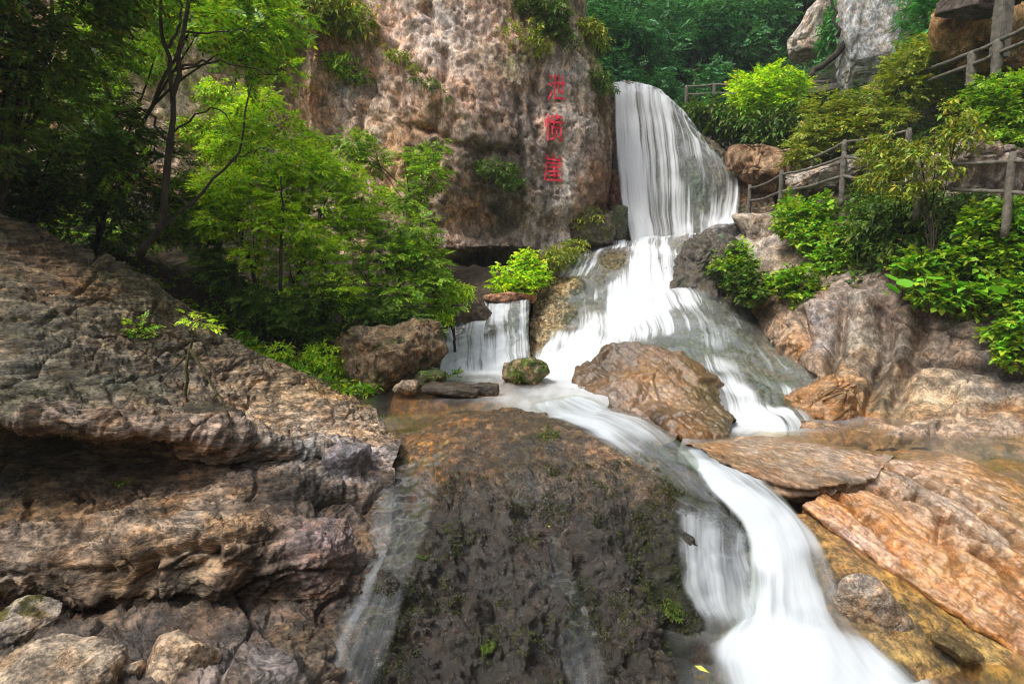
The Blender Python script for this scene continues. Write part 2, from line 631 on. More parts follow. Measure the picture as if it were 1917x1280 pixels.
def leaf_mat(name, col, var=0.35, hue=0.03, trans=0.4, yellow=0.15):
    t = NT(name)
    rnd = t.n("ShaderNodeNewGeometry").outputs["Random Per Island"]
    r2 = t.math('FRACT', t.math('MULTIPLY', rnd, 37.7))
    r3 = t.math('FRACT', t.math('MULTIPLY', rnd, 91.3))
    hsv = t.n("ShaderNodeHueSaturation", {
        "Hue": t.ramp(r2, 0, 1, 0.5 - hue, 0.5 + hue),
        "Saturation": 1.0,
        "Value": t.ramp(rnd, 0, 1, 1 - var, 1 + var * 1.3),
        "Color": tuple(col) + (1,)}).outputs[0]
    ye = (min(col[0] * 2.6, 1), min(col[1] * 1.5, 1), col[2] * 0.8)
    c = t.mix(t.ramp(r3, 1 - yellow, 1, 0, 0.8), hsv, ye)
    b = t.n("ShaderNodeBsdfPrincipled", {"Base Color": c, "Roughness": 0.55, "Specular IOR Level": 0.35}).outputs[0]
    tl = t.n("ShaderNodeBsdfTranslucent", {"Color": t.mix(0.5, c, (1.3, 1.25, 0.35), 'MULTIPLY')}).outputs[0]
    tl2 = t.n("ShaderNodeAddShader", {0: b, 1: tl}).outputs[0]
    return t.out(t.n("ShaderNodeMixShader", {0: trans, 1: b, 2: tl2}).outputs[0])


def plain_mat(name, col, rough=0.8, var=0.35, scale=8, bump=0.3, dark=(0.03, 0.03, 0.02), stretch=(1, 1, 1)):
    t = NT(name)
    tc = t.n("ShaderNodeTexCoord").outputs["Object"]
    mp = t.n("ShaderNodeMapping", {"Vector": tc, "Scale": stretch}).outputs[0]
    a = t.noise(mp, scale, 7, 0.65)
    b = t.noise(tc, scale * 0.3, 4, 0.6)
    c = t.n("ShaderNodeVectorMath", {0: tuple(col), 3: t.ramp(a, 0.3, 0.7, 1 - var, 1 + var)}, operation='SCALE').outputs[0]
    c = t.mix(t.ramp(b, 0.5, 0.7, 0, 0.55), c, dark)
    bp = t.n("ShaderNodeBump", {"Strength": bump, "Distance": 0.05, "Height": a}).outputs[0]
    return t.out(t.n("ShaderNodeBsdfPrincipled", {"Base Color": c, "Roughness": rough, "Normal": bp}).outputs[0])


M = {}
M['cliff'] = rock_mat("cliff_rock", stretch=(1, 1, 0.65), scale=0.9, contrast=0.8, light=(0.42, 0.40, 0.39), light_amt=0.6, warm=(0.26, 0.20, 0.15), warm_amt=0.6, dark_amt=0.16, bump=0.7)
M['left'] = rock_mat("bedded_rock", stretch=(0.8, 0.8, 3.4), rot=(0.1, 0.14, 0), scale=1.0, contrast=1.05, light=(0.50, 0.46, 0.42), light_amt=0.7, warm=(0.26, 0.19, 0.12), warm_amt=0.6, dark_amt=0.6, bump=0.7)
M['tufa'] = rock_mat("wet_moss_rock", scale=2.0, contrast=1.1, light=(0.55, 0.56, 0.58), light_amt=0.6, warm=(0.24, 0.17, 0.09), warm_amt=0.6, dark_amt=0.6, rough=0.5, bump=0.9, painted_glints=0.12, coat=0.85, coat_ior=1.65)
M['orange'] = rock_mat("striated_rock", stretch=(0.85, 1.4, 2.2), scale=1.5, contrast=0.62, light=(0.46, 0.44, 0.42), light_amt=0.6, warm=(0.26, 0.19, 0.11), warm_amt=0.6, dark_amt=0.30, bump=0.34)
M['bank'] = rock_mat("bank_rock", stretch=(1, 1, 0.8), scale=1.0, contrast=0.8, light=(0.44, 0.43, 0.42), light_amt=0.6, warm=(0.26, 0.20, 0.14), warm_amt=0.5, dark_amt=0.5, bump=0.55)
M['boulder'] = rock_mat("boulder_rock", scale=1.6, contrast=1.0, light=(0.46, 0.43, 0.40), light_amt=0.6, warm=(0.26, 0.19, 0.11), warm_amt=0.6, dark_amt=0.55, bump=0.7)
M['soil'] = rock_mat("soil_and_rock", scale=1.5, contrast=1.0, light=(0.42, 0.40, 0.36), light_amt=0.4, warm=(0.24, 0.18, 0.11), warm_amt=0.5, dark_amt=0.7, bump=0.8)
M['fall'] = water_mat("falling_water", sx=5.0, sy=0.16, streak=1.1, soft=0.2, wobble=0.08, milk=0.13, white=(0.90, 0.93, 0.97))
M['cascade'] = water_mat("cascade_water", sx=7.0, sy=0.3, streak=1.1, soft=0.17, wobble=0.15, milk=0.16)
M['chute'] = water_mat("chute_water", sx=5.0, sy=0.3, streak=0.95, soft=0.34, gain=0.95, white=(0.76, 0.83, 0.90), wobble=0.15, milk=0.2)
M['pool'] = water_mat("pool_water", sx=3.0, sy=0.8, streak=0.3, rough=0.25, clear_tint=(0.88, 0.78, 0.58), gloss=0.38, milk=0.0)
M['bark'] = plain_mat("dark_bark", (0.045, 0.036, 0.026), 0.9, 0.5, 14, 0.6, stretch=(1, 1, 0.3))
M['mossbark'] = plain_mat("mossy_bark", (0.09, 0.085, 0.03), 0.9, 0.5, 20, 0.6)
M['concrete'] = plain_mat("weathered_concrete", (0.135, 0.122, 0.10), 0.85, 0.45, 12, 0.3, (0.05, 0.055, 0.04))
M['red'] = plain_mat("red_paint", (0.85, 0.03, 0.07), 0.6, 0.25, 20, 0.2, (0.7, 0.03, 0.06))
M['leaf_bright'] = leaf_mat("bright_leaves", (0.25, 0.40, 0.014), 0.55, 0.03, 0.7, 0.25)
M['leaf_mid'] = leaf_mat("green_leaves", (0.14, 0.26, 0.012), 0.6, 0.035, 0.55, 0.18)
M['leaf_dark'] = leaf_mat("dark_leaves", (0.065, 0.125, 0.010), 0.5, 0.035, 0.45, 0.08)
M['leaf_olive'] = leaf_mat("olive_leaves", (0.17, 0.23, 0.022), 0.45, 0.035, 0.45, 0.3)
M['leaf_blue'] = leaf_mat("cool_forest_leaves", (0.055, 0.19, 0.055), 0.65, 0.03, 0.3, 0.05)
M['leaf_cool'] = leaf_mat("cool_bright_leaves", (0.06, 0.22, 0.045), 0.4, 0.03, 0.4, 0.1)
M['moss'] = leaf_mat("moss_green", (0.07, 0.12, 0.012), 0.4, 0.03, 0.2, 0.2)
M['moss_dark'] = leaf_mat("dark_moss", (0.042, 0.052, 0.010), 0.5, 0.03, 0.1, 0.15)
M['yellow_leaf'] = leaf_mat("yellow_leaf", (0.6, 0.5, 0.1), 0.2, 0.02, 0.3, 0.0)

# ------------------------------------------------------------------ ground (one height field)
GC = []
for px in (-900, 200, 958, 1700, 2800):
    GC += [Q(px, 1.6, -0.5)]
GC += [np.array([x, y, -0.5]) for x in (-12, -4, 0, 4, 12) for y in (-6, -1.5)]
for a in [
    (1400, 3.8, -.75), (1800, 3.2, -.8), (1917, 4.2, -.6), (2300, 4.5, .0), (2700, 5, .6), (1600, 5, -.35), (1850, 5.4, .1),
    (700, 7, .70), (900, 7, .64), (900, 9.5, .60), (1050, 8.5, .62), (1200, 7.3, .55), (1300, 6.5, .3), (1450, 7, .42), (1600, 7, .45), (1800, 6.6, .48), (1950, 6.3, .5),
    (900, 5, -.7), (900, 6, .1), (1300, 5, -.6), (1200, 5.6, -.1), (700, 5, -.3), (650, 6, .3),
    (0, 4, -.2), (0, 6, 1.8), (0, 8, 2.5), (300, 6, 1.2), (300, 8, 1.7), (300, 9.5, 2.4), (500, 7, .9), (500, 8.5, 1.2), (500, 10.5, 2.2), (640, 9, .85), (640, 11, 1.7),
    (0, 11, 4), (300, 12, 4), (-600, 8, 3.6), (-600, 12, 5.5), (-1200, 6, 3), (-900, 4, 1.0), (-300, 14, 5), (300, 14, 4.5),
    (800, 11.5, 1.3), (800, 13, 2.2), (960, 13, 2.3), (1100, 14, 2.6), (1240, 15, 3.2), (1240, 17, 4), (1400, 14, 3.0), (1200, 11, 1.2), (1400, 9.5, .8), (1300, 12, 1.8),
    (1240, 19.5, 7.6), (1400, 17, 5), (1420, 20, 7.5), (1420, 24, 9.2), (1240, 24, 8.6), (1100, 24, 9.5), (1000, 20, 6),
    (1240, 32, 15), (1240, 45, 30), (1500, 32, 18), (1500, 45, 32), (1000, 45, 30), (1900, 30, 20), (800, 32, 18), (300, 32, 18), (300, 20, 6), (700, 18, 3.5), (950, 18, 3.5),
    (1500, 10.5, 1.5), (1700, 9, 1.4), (1900, 8, 1.5), (1500, 12, 2.6), (1700, 10.2, 2.5), (1900, 9, 2.9), (2300, 8, 3), (2300, 11, 4.2), (2300, 15, 8), (2300, 22, 14),
    (1890, 10.5, 3.3), (1600, 12.5, 3.7), (1480, 14.5, 4.1), (1650, 14, 4.8), (1900, 13.5, 5.5), (1600, 17, 6.4), (1750, 18, 8.4), (1950, 18, 9), (1600, 23, 10.5), (1800, 24, 13),
]:
    GC.append(Q(*a))
GC = np.array(GC)


def tps_fit(xy, z, lam=0.02):
    n = len(xy)
    d = np.linalg.norm(xy[:, None] - xy[None], axis=-1)
    K = np.where(d > 0, d * d * np.log(np.maximum(d, 1e-9)), 0) + lam * np.eye(n)
    A = np.zeros((n + 3, n + 3))
    A[:n, :n] = K
    A[:n, n:] = np.c_[np.ones(n), xy]
    A[n:, :n] = A[:n, n:].T
    return np.linalg.solve(A, np.r_[z, 0, 0, 0])


TPS = tps_fit(GC[:, :2], GC[:, 2])


def ground_z(xy):
    xy = np.atleast_2d(xy)
    out = np.zeros(len(xy))
    for s in range(0, len(xy), 20000):
        q = xy[s:s + 20000]
        d = np.linalg.norm(q[:, None] - GC[None, :, :2], axis=-1)
        out[s:s + 20000] = np.where(d > 0, d * d * np.log(np.maximum(d, 1e-9)), 0) @ TPS[:-3] + TPS[-3] + q @ TPS[-2:]
    return out


# ------------------------------------------------------------------ cliff
cliff_rows = [
    [(-500, -420, 13.5), (0, -420, 14), (300, -420, 15), (500, -420, 16), (700, -420, 16), (900, -420, 16), (1020, -420, 16.6), (1030, -420, 18), (1000, -420, 22)],
    [(-500, -160, 11.5), (0, -160, 12.2), (300, -160, 13.4), (470, -160, 14.4), (545, -160, 14.9), (580, -160, 14.2), (625, -160, 14.8), (800, -160, 14.3), (960, -160, 14.6), (1040, -160, 15.3), (1052, -160, 17), (1000, -160, 21)],
    [(-500, 0, 11.3), (0, 0, 12), (300, 0, 13.2), (470, 0, 14.2), (545, 0, 14.9), (580, 0, 14.1), (625, 0, 14.7), (800, 0, 14.2), (970, 0, 14.6), (1070, 0, 15.4), (1078, 0, 17), (1030, 0, 21)],
    [(-500, 120, 11.0), (0, 120, 11.8), (300, 120, 13.0), (470, 120, 14.1), (545, 120, 14.8), (580, 120, 14.0), (625, 120, 14.6), (800, 120, 14.0), (990, 120, 14.4), (1098, 120, 15.3), (1108, 120, 17), (1060, 120, 21)],
    [(-500, 230, 10.8), (0, 230, 11.6), (300, 230, 12.8), (470, 230, 13.9), (545, 230, 14.6), (580, 230, 13.9), (625, 230, 14.5), (800, 230, 13.9), (1000, 230, 14.3), (1124, 230, 15.2), (1136, 230, 17), (1090, 230, 21)],
    [(-500, 320, 10.6), (0, 320, 11.4), (300, 320, 12.6), (470, 320, 13.7), (560, 320, 14.0), (650, 320, 14.2), (740, 320, 14.2), (850, 320, 14.1), (1000, 320, 14.4), (1122, 320, 15.2), (1148, 320, 16.8), (1110, 320, 21)],
    [(-500, 385, 10.4), (0, 385, 11.2), (300, 385, 12.4), (470, 385, 13.4), (570, 385, 13.8), (680, 385, 14), (800, 385, 14.2), (900, 385, 14.4), (1010, 385, 14.5), (1110, 385, 15.2), (1150, 385, 16.8), (1130, 385, 21)],
    [(-500, 425, 10.3), (0, 425, 11.1), (300, 425, 12.3), (470, 425, 13.2), (570, 425, 13.6), (680, 425, 13.8), (810, 425, 14.2), (900, 425, 14.7), (1010, 425, 14.6), (1080, 425, 15.2), (1150, 425, 16.8), (1140, 425, 21)],
    [(-500, 465, 10.3), (0, 465, 11.0), (300, 465, 12.2), (470, 465, 13.0), (570, 465, 13.4), (680, 465, 13.6), (820, 465, 14.1), (900, 465, 14.4), (1000, 465, 14.5), (1080, 465, 15.1), (1150, 465, 16.8), (1140, 465, 21)],
    [(-500, 500, 10.3), (0, 500, 11.0), (300, 500, 12.1), (470, 500, 12.9), (570, 500, 13.2), (680, 500, 13.5), (820, 500, 14.3), (900, 500, 15.3), (985, 500, 14.7), (1080, 500, 15.2), (1150, 500, 16.8), (1140, 500, 21)],
    [(-500, 600, 10.3), (0, 600, 11.0), (300, 600, 12), (470, 600, 12.8), (570, 600, 13.2), (680, 600, 13.5), (820, 600, 14.3), (900, 600, 15.2), (985, 600, 14.7), (1080, 600, 15.4), (1150, 600, 16.8), (1140, 600, 21)],
]
cg = loft(cliff_rows, 620, 330)


ccr = [anchor(cg, a) for a in ([(640, 0), (690, 90), (680, 170), (655, 260)], [(800, 10), (835, 100), (825, 190), (800, 250)], [(780, 240), (850, 262), (905, 285), (975, 292)], [(973, 170), (978, 260), (972, 350)], [(1020, 90), (1000, 180), (1012, 260)], [(700, 60), (740, 150), (750, 250)], [(470, 60), (500, 180), (530, 260)], [(900, 290), (905, 360), (890, 420)])]


def cliff_d(p, n):
    w = p + 0.35 * np.stack([fbm(p, 0.6, 3, seed=31 + k) for k in range(3)], 1)
    h = 0.22 * fbm(w, 0.45, 4, 0.45, seed=4) + 0.07 * fbm(w * np.array([1, 1, 0.4]), 2.0, 5, 0.58, seed=8)
    h += 0.035 * fbm(w, 6.5, 4, 0.65, seed=9)
    f1, f2, _ = worley(w * np.array([1, 1, 0.7]), 1.6, 5)
    h -= 0.05 * (1 - sstep(0, 0.05, f2 - f1))
    pit = sstep(0.32, 0.6, fbm(w, 3.2, 4, 0.65, seed=14))
    h -= 0.07 * pit
    wq = p + 0.12 * np.stack([fbm(p, 1.5, 3, seed=231 + k) for k in range(3)], 1)
    f1, f2, i1 = worley(wq * np.array([1, 1, 0.55]), 0.7, 33)
    h += 0.17 * (i1 - .5) * sstep(0, .16, f2 - f1)
    for c in ccr:
        h -= 0.24 * np.exp(-(seg_dist(wq, c) / 0.11) ** 2)
    return h


cg = displace(cg, cliff_d, np.array([0, 2.0, 3.0]))
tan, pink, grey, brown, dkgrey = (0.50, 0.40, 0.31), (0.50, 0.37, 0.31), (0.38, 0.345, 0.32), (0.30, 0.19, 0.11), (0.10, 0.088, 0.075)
cpaint = [(300, 60, tan), (100, 200, brown), (350, 220, tan), (520, 120, tan), (575, 60, (0.42, 0.26, 0.16)), (575, 200, (0.42, 0.26, 0.16)), (620, 60, brown), (650, 170, grey), (640, 120, brown),
          (700, 60, pink), (760, 150, pink), (830, 60, grey), (850, 180, pink), (930, 40, pink), (960, 120, (0.2, 0.18, 0.10)), (1040, 60, (0.15, 0.13, 0.07)), (940, 180, pink), (1060, 130, grey),
          (1080, 230, grey), (1060, 330, grey), (990, 230, pink), (700, 260, tan), (740, 300, (0.5, 0.32, 0.19)), (820, 260, (0.30, 0.23, 0.18)), (770, 240, brown), (850, 330, (0.28, 0.2, 0.15)),
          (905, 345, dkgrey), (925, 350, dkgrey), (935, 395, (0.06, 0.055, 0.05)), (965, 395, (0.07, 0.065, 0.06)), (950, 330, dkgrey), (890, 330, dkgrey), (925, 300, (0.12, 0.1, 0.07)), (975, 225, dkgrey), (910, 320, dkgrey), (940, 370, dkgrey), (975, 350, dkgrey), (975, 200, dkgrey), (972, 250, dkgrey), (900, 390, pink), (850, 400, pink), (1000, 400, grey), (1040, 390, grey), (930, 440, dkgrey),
          (1000, 430, (0.33, 0.28, 0.25)), (860, 440, pink), (900, 500, (0.04, 0.035, 0.035)), (860, 510, (0.08, 0.06, 0.05)), (950, 500, (0.07, 0.06, 0.05)), (600, 350, tan), (500, 300, tan), (300, 400, brown),  # cave mouth spots near black: its shade is put into the colour
          (1120, 330, (0.16, 0.085, 0.045)), (1110, 120, (0.22, 0.2, 0.09)), (1125, 200, (0.16, 0.12, 0.05)), (1140, 360, (0.16, 0.075, 0.04)), (0, 100, brown), (1095, 400, (0.2, 0.15, 0.1))]
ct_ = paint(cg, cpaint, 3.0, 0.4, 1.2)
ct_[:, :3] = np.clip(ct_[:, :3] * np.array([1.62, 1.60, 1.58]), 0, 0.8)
# water stains running down the face
fr = cg.reshape(-1, 3)
stn = sstep(0.1, 0.5, fbm(fr * np.array([2.2, 2.2, 0.12]), 1.0, 4, 0.55, seed=77))[:, None]
ct_[:, :3] *= (1 - 0.45 * stn)
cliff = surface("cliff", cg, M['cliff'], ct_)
set_props(cliff, kind="structure")

# red characters painted down the cliff
CH = ["\u6cc4", "\u6124", "\u5d16"]
CHPOS = [(1043, 166, 44), (1038, 240, 48), (1035, 315, 48)]
fsurf = cg.reshape(-1, 3)
fpx, fpy, ffw = project(fsurf)
for ch, (cx, cyy, hpx) in zip(CH, CHPOS):
    cu = bpy.data.curves.new("painted_character", 'FONT')
    cu.body = ch
    cu.size = 1.0
    cu.extrude = 0.0
    cu.offset = 0.002
    cu.resolution_u = 3
    to = bpy.data.objects.new("painted_character", cu)
    COL.objects.link(to)
    bpy.context.view_layer.update()
    dg = bpy.context.evaluated_depsgraph_get()
    tm = bpy.data.meshes.new_from_object(to.evaluated_get(dg))
    bpy.data.objects.remove(to)
    if len(tm.vertices) == 0:
        continue
    import bmesh
    bm = bmesh.new()
    bm.from_mesh(tm)
    for _ in range(2):
        bmesh.ops.subdivide_edges(bm, edges=[e for e in bm.edges if e.calc_length() > 0.06], cuts=2, use_grid_fill=False)
    bmesh.ops.triangulate(bm, faces=bm.faces)
    bm.to_mesh(tm)
    bm.free()
    v = np.array([x.co[:] for x in tm.vertices])
    v[:, :2] -= (v[:, :2].min(axis=0) + v[:, :2].max(axis=0)) / 2
    hh = v[:, 1].max() - v[:, 1].min()
    ax = anchor(cg, [(cx, cyy)])[0]
    sc_ = hpx * ax[1] / FPX / hh
    wp = np.stack([ax[0] + v[:, 0] * sc_ * 0.72, np.full(len(v), ax[1]), ax[2] + v[:, 1] * sc_], 1)
    near = fsurf[np.linalg.norm(fsurf - ax, axis=1) < 1.5]
    for i in range(len(wp)):                        # lie on the rock: take the local relief
        d2 = (near[:, 0] - wp[i, 0]) ** 2 + (near[:, 2] - wp[i, 2]) ** 2
        k = np.argsort(d2)[:10]
        wp[i, 1] = near[k, 1].min() - 0.02
    tm.vertices.foreach_set("co", (wp - np.array(cliff.location)).astype(np.float32).ravel())
    tm.update()
    tm.materials.clear()
    link("painted_character", tm, M['red'], cliff)

# ------------------------------------------------------------------ left bedded outcrop
left_rows = [
    [(-700, 470, 8.6), (-250, 470, 8.6), (0, 490, 8.4), (200, 530, 8.3), (400, 650, 8.4), (560, 725, 8.5), (660, 765, 8.2), (690, 772, 8.10)],
    [(-700, 330, 7.0), (-250, 395, 7.2), (0, 424, 7.0), (200, 482, 7.0), (330, 556, 7.1), (440, 635, 7.3), (560, 705, 7.4), (675, 768, 7.0), (700, 775, 6.90)],
    [(-700, 480, 5.3), (-250, 520, 5.6), (0, 520, 5.8), (200, 590, 6.0), (350, 680, 6.2), (500, 740, 6.4), (690, 800, 6.3), (725, 806, 6.30)],
    [(-700, 640, 4.6), (-250, 650, 4.8), (0, 650, 4.9), (200, 690, 5.1), (350, 745, 5.5), (500, 785, 5.9), (700, 815, 6.15), (745, 826, 6.15)],
    [(-700, 770, 4.0), (-250, 770, 4.1), (0, 772, 4.2), (200, 795, 4.3), (400, 815, 4.6), (540, 832, 5.2), (690, 845, 5.7), (745, 865, 5.50)],
    [(-700, 805, 4.5), (-250, 800, 4.5), (0, 805, 4.65), (200, 828, 4.75), (400, 850, 4.85), (540, 865, 5.2), (680, 880, 5.45), (740, 895, 5.35)],
    [(-700, 905, 4.5), (-250, 900, 4.5), (0, 905, 4.65), (200, 920, 4.65), (400, 905, 4.65), (520, 905, 4.75), (665, 920, 5.0), (735, 935, 5.00)],
    [(-700, 965, 4.1), (-250, 965, 4.1), (0, 975, 4.15), (200, 962, 4.2), (400, 935, 4.35), (520, 945, 4.45), (655, 965, 4.7), (735, 985, 4.75)],
    [(-700, 1010, 3.5), (-250, 1010, 3.55), (0, 1012, 3.6), (200, 1000, 3.65), (400, 985, 3.72), (510, 990, 3.85), (645, 1020, 4.1), (735, 1035, 4.40)],
    [(-700, 1090, 3.35), (-250, 1090, 3.4), (0, 1095, 3.42), (200, 1090, 3.46), (400, 1062, 3.55), (500, 1065, 3.7), (635, 1090, 3.9), (735, 1100, 4.10)],
    [(-700, 1150, 3.6), (-250, 1150, 3.6), (0, 1150, 3.6), (200, 1140, 3.6), (400, 1122, 3.62), (520, 1135, 3.68), (625, 1155, 3.75), (725, 1165, 3.90)],
    [(-700, 1200, 3.1), (-250, 1200, 3.1), (0, 1200, 3.1), (200, 1200, 3.15), (400, 1190, 3.22), (520, 1195, 3.35), (615, 1210, 3.5), (715, 1215, 3.70)],
    [(-700, 1330, 2.5), (-250, 1330, 2.5), (0, 1330, 2.5), (200, 1330, 2.55), (400, 1330, 2.65), (520, 1330, 2.75), (600, 1330, 2.9), (700, 1330, 3.30)],
    [(-700, 1700, 1.8), (-250, 1700, 1.8), (0, 1700, 1.8), (200, 1700, 1.8), (400, 1700, 1.85), (520, 1700, 1.9), (600, 1700, 2.0), (700, 1700, 2.20)],
]
lg = loft(left_rows, 620, 620)
BN = (0.16, -0.42, 0.9)
crk1 = anchor(lg, [(60, 560), (200, 610), (330, 700), (420, 790)])
crk2 = anchor(lg, [(0, 690), (120, 700), (200, 760), (330, 790)])
crk3 = anchor(lg, [(275, 1090), (290, 1045), (345, 1025), (400, 1040)])
crk4 = anchor(lg, [(300, 1000), (315, 960), (400, 945)])
crk5 = anchor(lg, [(405, 1030), (420, 985), (412, 955)])
crk6 = anchor(lg, [(30, 1100), (45, 1040), (40, 1000)])


def left_d(p, n):
    w = p + 0.12 * np.stack([fbm(p, 1.1, 3, seed=41 + k) for k in range(3)], 1)
    low = sstep(1.1, 1.5, p[:, 2])                  # the rounded dome above, ledges below
    st = strata(w, BN, 5.0, 0.5, 0.5, seed=3, along=0.5)
    st2 = strata(w, BN, 17.0, 0.6, 0.9, seed=6, along=0.8)
    h = 0.16 * fbm(w, 0.9, 3, seed=2)
    h += (0.17 * (1 - low) + 0.07 * low) * (st - 0.5) + (0.045 * (1 - low) + 0.032 * low) * (st2 - 0.5)
    h += 0.028 * fbm(w, 6, 4, 0.6, seed=7) + 0.02 * fbm(w * np.array([1, 1, 2.5]), 9, 3, 0.6, seed=17, ridged=True)
    f1, f2, _ = worley(w * np.array([0.8, 0.8, 1.6]), 1.5, 9)
    h -= 0.07 * (1 - sstep(0, 0.06, f2 - f1))
    f1, f2, i1 = worley(w * np.array([0.8, 0.8, 1.9]), 3.6, 19)
    h += 0.03 * (i1 - 0.5) * sstep(0, 0.1, f2 - f1) - 0.012 * (1 - sstep(0, 0.08, f2 - f1))
    for c, wd, dp in ((crk1, 0.07, 0.10), (crk2, 0.06, 0.09), (crk3, 0.05, 0.12), (crk4, 0.03, 0.07), (crk5, 0.035, 0.08), (crk6, 0.03, 0.05)):
        d = seg_dist(p + 0.03 * fbm(p, 6, 2)[:, None], c)
        h -= dp * np.exp(-(d / wd) ** 2)
    return h


lg = displace(lg, left_d, np.array([0.5, -1.0, 5.0]))
olive, ltan, dkb = (0.15, 0.135, 0.09), (0.36, 0.27, 0.18), (0.07, 0.052, 0.036)
lpaint = [(20, 440, (0.10, 0.08, 0.04)), (60, 470, (0.22, 0.15, 0.09)), (130, 530, (0.30, 0.20, 0.11)), (30, 540, (0.20, 0.16, 0.1)), (230, 520, (0.14, 0.13, 0.06)), (250, 600, (0.20, 0.16, 0.10)), (330, 580, (0.2, 0.17, 0.09)),
          (60, 620, olive), (30, 690, (0.2, 0.18, 0.14)), (160, 640, (0.22, 0.18, 0.13)), (130, 700, olive), (250, 730, (0.17, 0.17, 0.12)), (60, 740, (0.12, 0.12, 0.07)), (300, 690, (0.26, 0.22, 0.18)), (380, 690, (0.3, 0.25, 0.2)),
          (420, 640, (0.3, 0.25, 0.15)), (460, 720, ltan), (540, 740, (0.42, 0.31, 0.19)), (560, 790, (0.50, 0.40, 0.30)), (640, 800, (0.55, 0.44, 0.33)), (480, 790, ltan), (610, 740, (0.36, 0.25, 0.12)), (380, 760, (0.26, 0.2, 0.14)),
          (100, 780, (0.34, 0.26, 0.21)), (250, 790, (0.32, 0.25, 0.2)), (400, 830, (0.34, 0.26, 0.21)), (500, 850, (0.3, 0.27, 0.24)), (580, 850, (0.3, 0.3, 0.29)), (640, 870, (0.30, 0.29, 0.32)),
          (60, 860, (0.05, 0.045, 0.025)), (200, 880, (0.10, 0.08, 0.055)), (350, 870, (0.16, 0.12, 0.09)), (300, 930, (0.20, 0.125, 0.055)), (120, 950, (0.2, 0.13, 0.065)), (520, 930, (0.05, 0.04, 0.03)), (590, 930, (0.04, 0.035, 0.028)),  # undercut crevice spots painted dark, with recess shade in the colour
          (350, 990, (0.38, 0.30, 0.22)), (455, 1000, (0.42, 0.31, 0.2)), (200, 1010, (0.32, 0.24, 0.17)), (80, 1030, (0.28, 0.21, 0.15)), (60, 1070, (0.20, 0.165, 0.13)), (370, 1070, (0.24, 0.18, 0.12)), (230, 1090, (0.2, 0.14, 0.08)),
          (600, 1010, (0.32, 0.25, 0.26), .6), (590, 1060, (0.2, 0.14, 0.12), .8), (480, 1090, (0.07, 0.05, 0.035)), (200, 1140, (0.15, 0.085, 0.045)), (520, 1110, (0.08, 0.055, 0.035), .5),
          (150, 1200, (0.085, 0.07, 0.06), 1), (300, 1190, (0.095, 0.075, 0.065), 1), (450, 1180, (0.085, 0.065, 0.055), 1), (400, 1230, (0.10, 0.08, 0.07), 1), (460, 1260, (0.22, 0.2, 0.2), .9), (560, 1200, (0.13, 0.10, 0.06), .9), (690, 1000, (0.14, 0.09, 0.05), 1), (680, 1100, (0.12, 0.085, 0.055), 1), (640, 1180, (0.13, 0.10, 0.07), 1), (600, 1120, (0.14, 0.10, 0.08), 1), (240, 1260, (0.12, 0.1, 0.09), .9)]
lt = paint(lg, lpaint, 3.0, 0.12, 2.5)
_q = lg.reshape(-1, 3)
_dome = (sstep(1.15, 1.45, _q[:, 2]) * sstep(-0.9, -1.8, _q[:, 0]))[:, None]
lt[:, :3] = np.clip(lt[:, :3] * (np.array([1.12, 1.10, 1.10]) * (1 - _dome) + np.array([0.80, 0.83, 0.84]) * _dome), 0, .75)
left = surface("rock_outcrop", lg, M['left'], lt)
set_props(left, "broad layered brown rock outcrop with a mossy domed top beside the left stream bank", "rock")

# ------------------------------------------------------------------ wet mossy rock in the middle foreground
tufa_rows = [
    [(600, 800, 7.2), (700, 795, 7.3), (820, 785, 7.4), (950, 778, 7.4), (1080, 788, 7.2), (1200, 815, 6.8), (1270, 845, 6.4), (1310, 870, 6.1)],
    [(640, 832, 6.2), (720, 822, 6.2), (800, 806, 6.3), (880, 778, 6.5), (1000, 776, 6.5), (1105, 806, 6.25), (1220, 860, 5.8), (1310, 915, 5.35), (1350, 945, 5.2)],
    [(655, 900, 5.45), (735, 895, 5.4), (800, 880, 5.45), (890, 865, 5.5), (1000, 865, 5.5), (1115, 885, 5.4), (1230, 920, 5.15), (1330, 960, 4.95), (1400, 1008, 4.75)],
    [(660, 990, 4.75), (735, 985, 4.75), (805, 970, 4.8), (890, 960, 4.85), (1000, 960, 4.85), (1110, 975, 4.8), (1210, 1000, 4.7), (1265, 1030, 4.75), (1330, 1060, 4.9)],
    [(640, 1110, 4.15), (720, 1110, 4.15), (800, 1100, 4.2), (890, 1090, 4.25), (1000, 1090, 4.25), (1110, 1100, 4.25), (1200, 1110, 4.25), (1260, 1130, 4.35), (1320, 1150, 4.6)],
    [(600, 1230, 3.7), (700, 1230, 3.7), (790, 1230, 3.72), (890, 1225, 3.75), (1000, 1225, 3.78), (1110, 1225, 3.8), (1190, 1225, 3.85), (1240, 1215, 4.0), (1290, 1205, 4.3)],
    [(560, 1420, 3.2), (700, 1420, 3.2), (800, 1420, 3.2), (890, 1420, 3.25), (1000, 1420, 3.3), (1110, 1420, 3.35), (1200, 1420, 3.4), (1260, 1330, 3.8), (1300, 1280, 4.2)],
]
tg = loft(tufa_rows, 460, 460)
chan = anchor(tg, [(700, 840), (700, 900), (690, 980), (665, 1080), (620, 1190), (580, 1290)])
gul2 = anchor(tg, [(960, 900), (1010, 1000), (1080, 1120), (1100, 1260)])


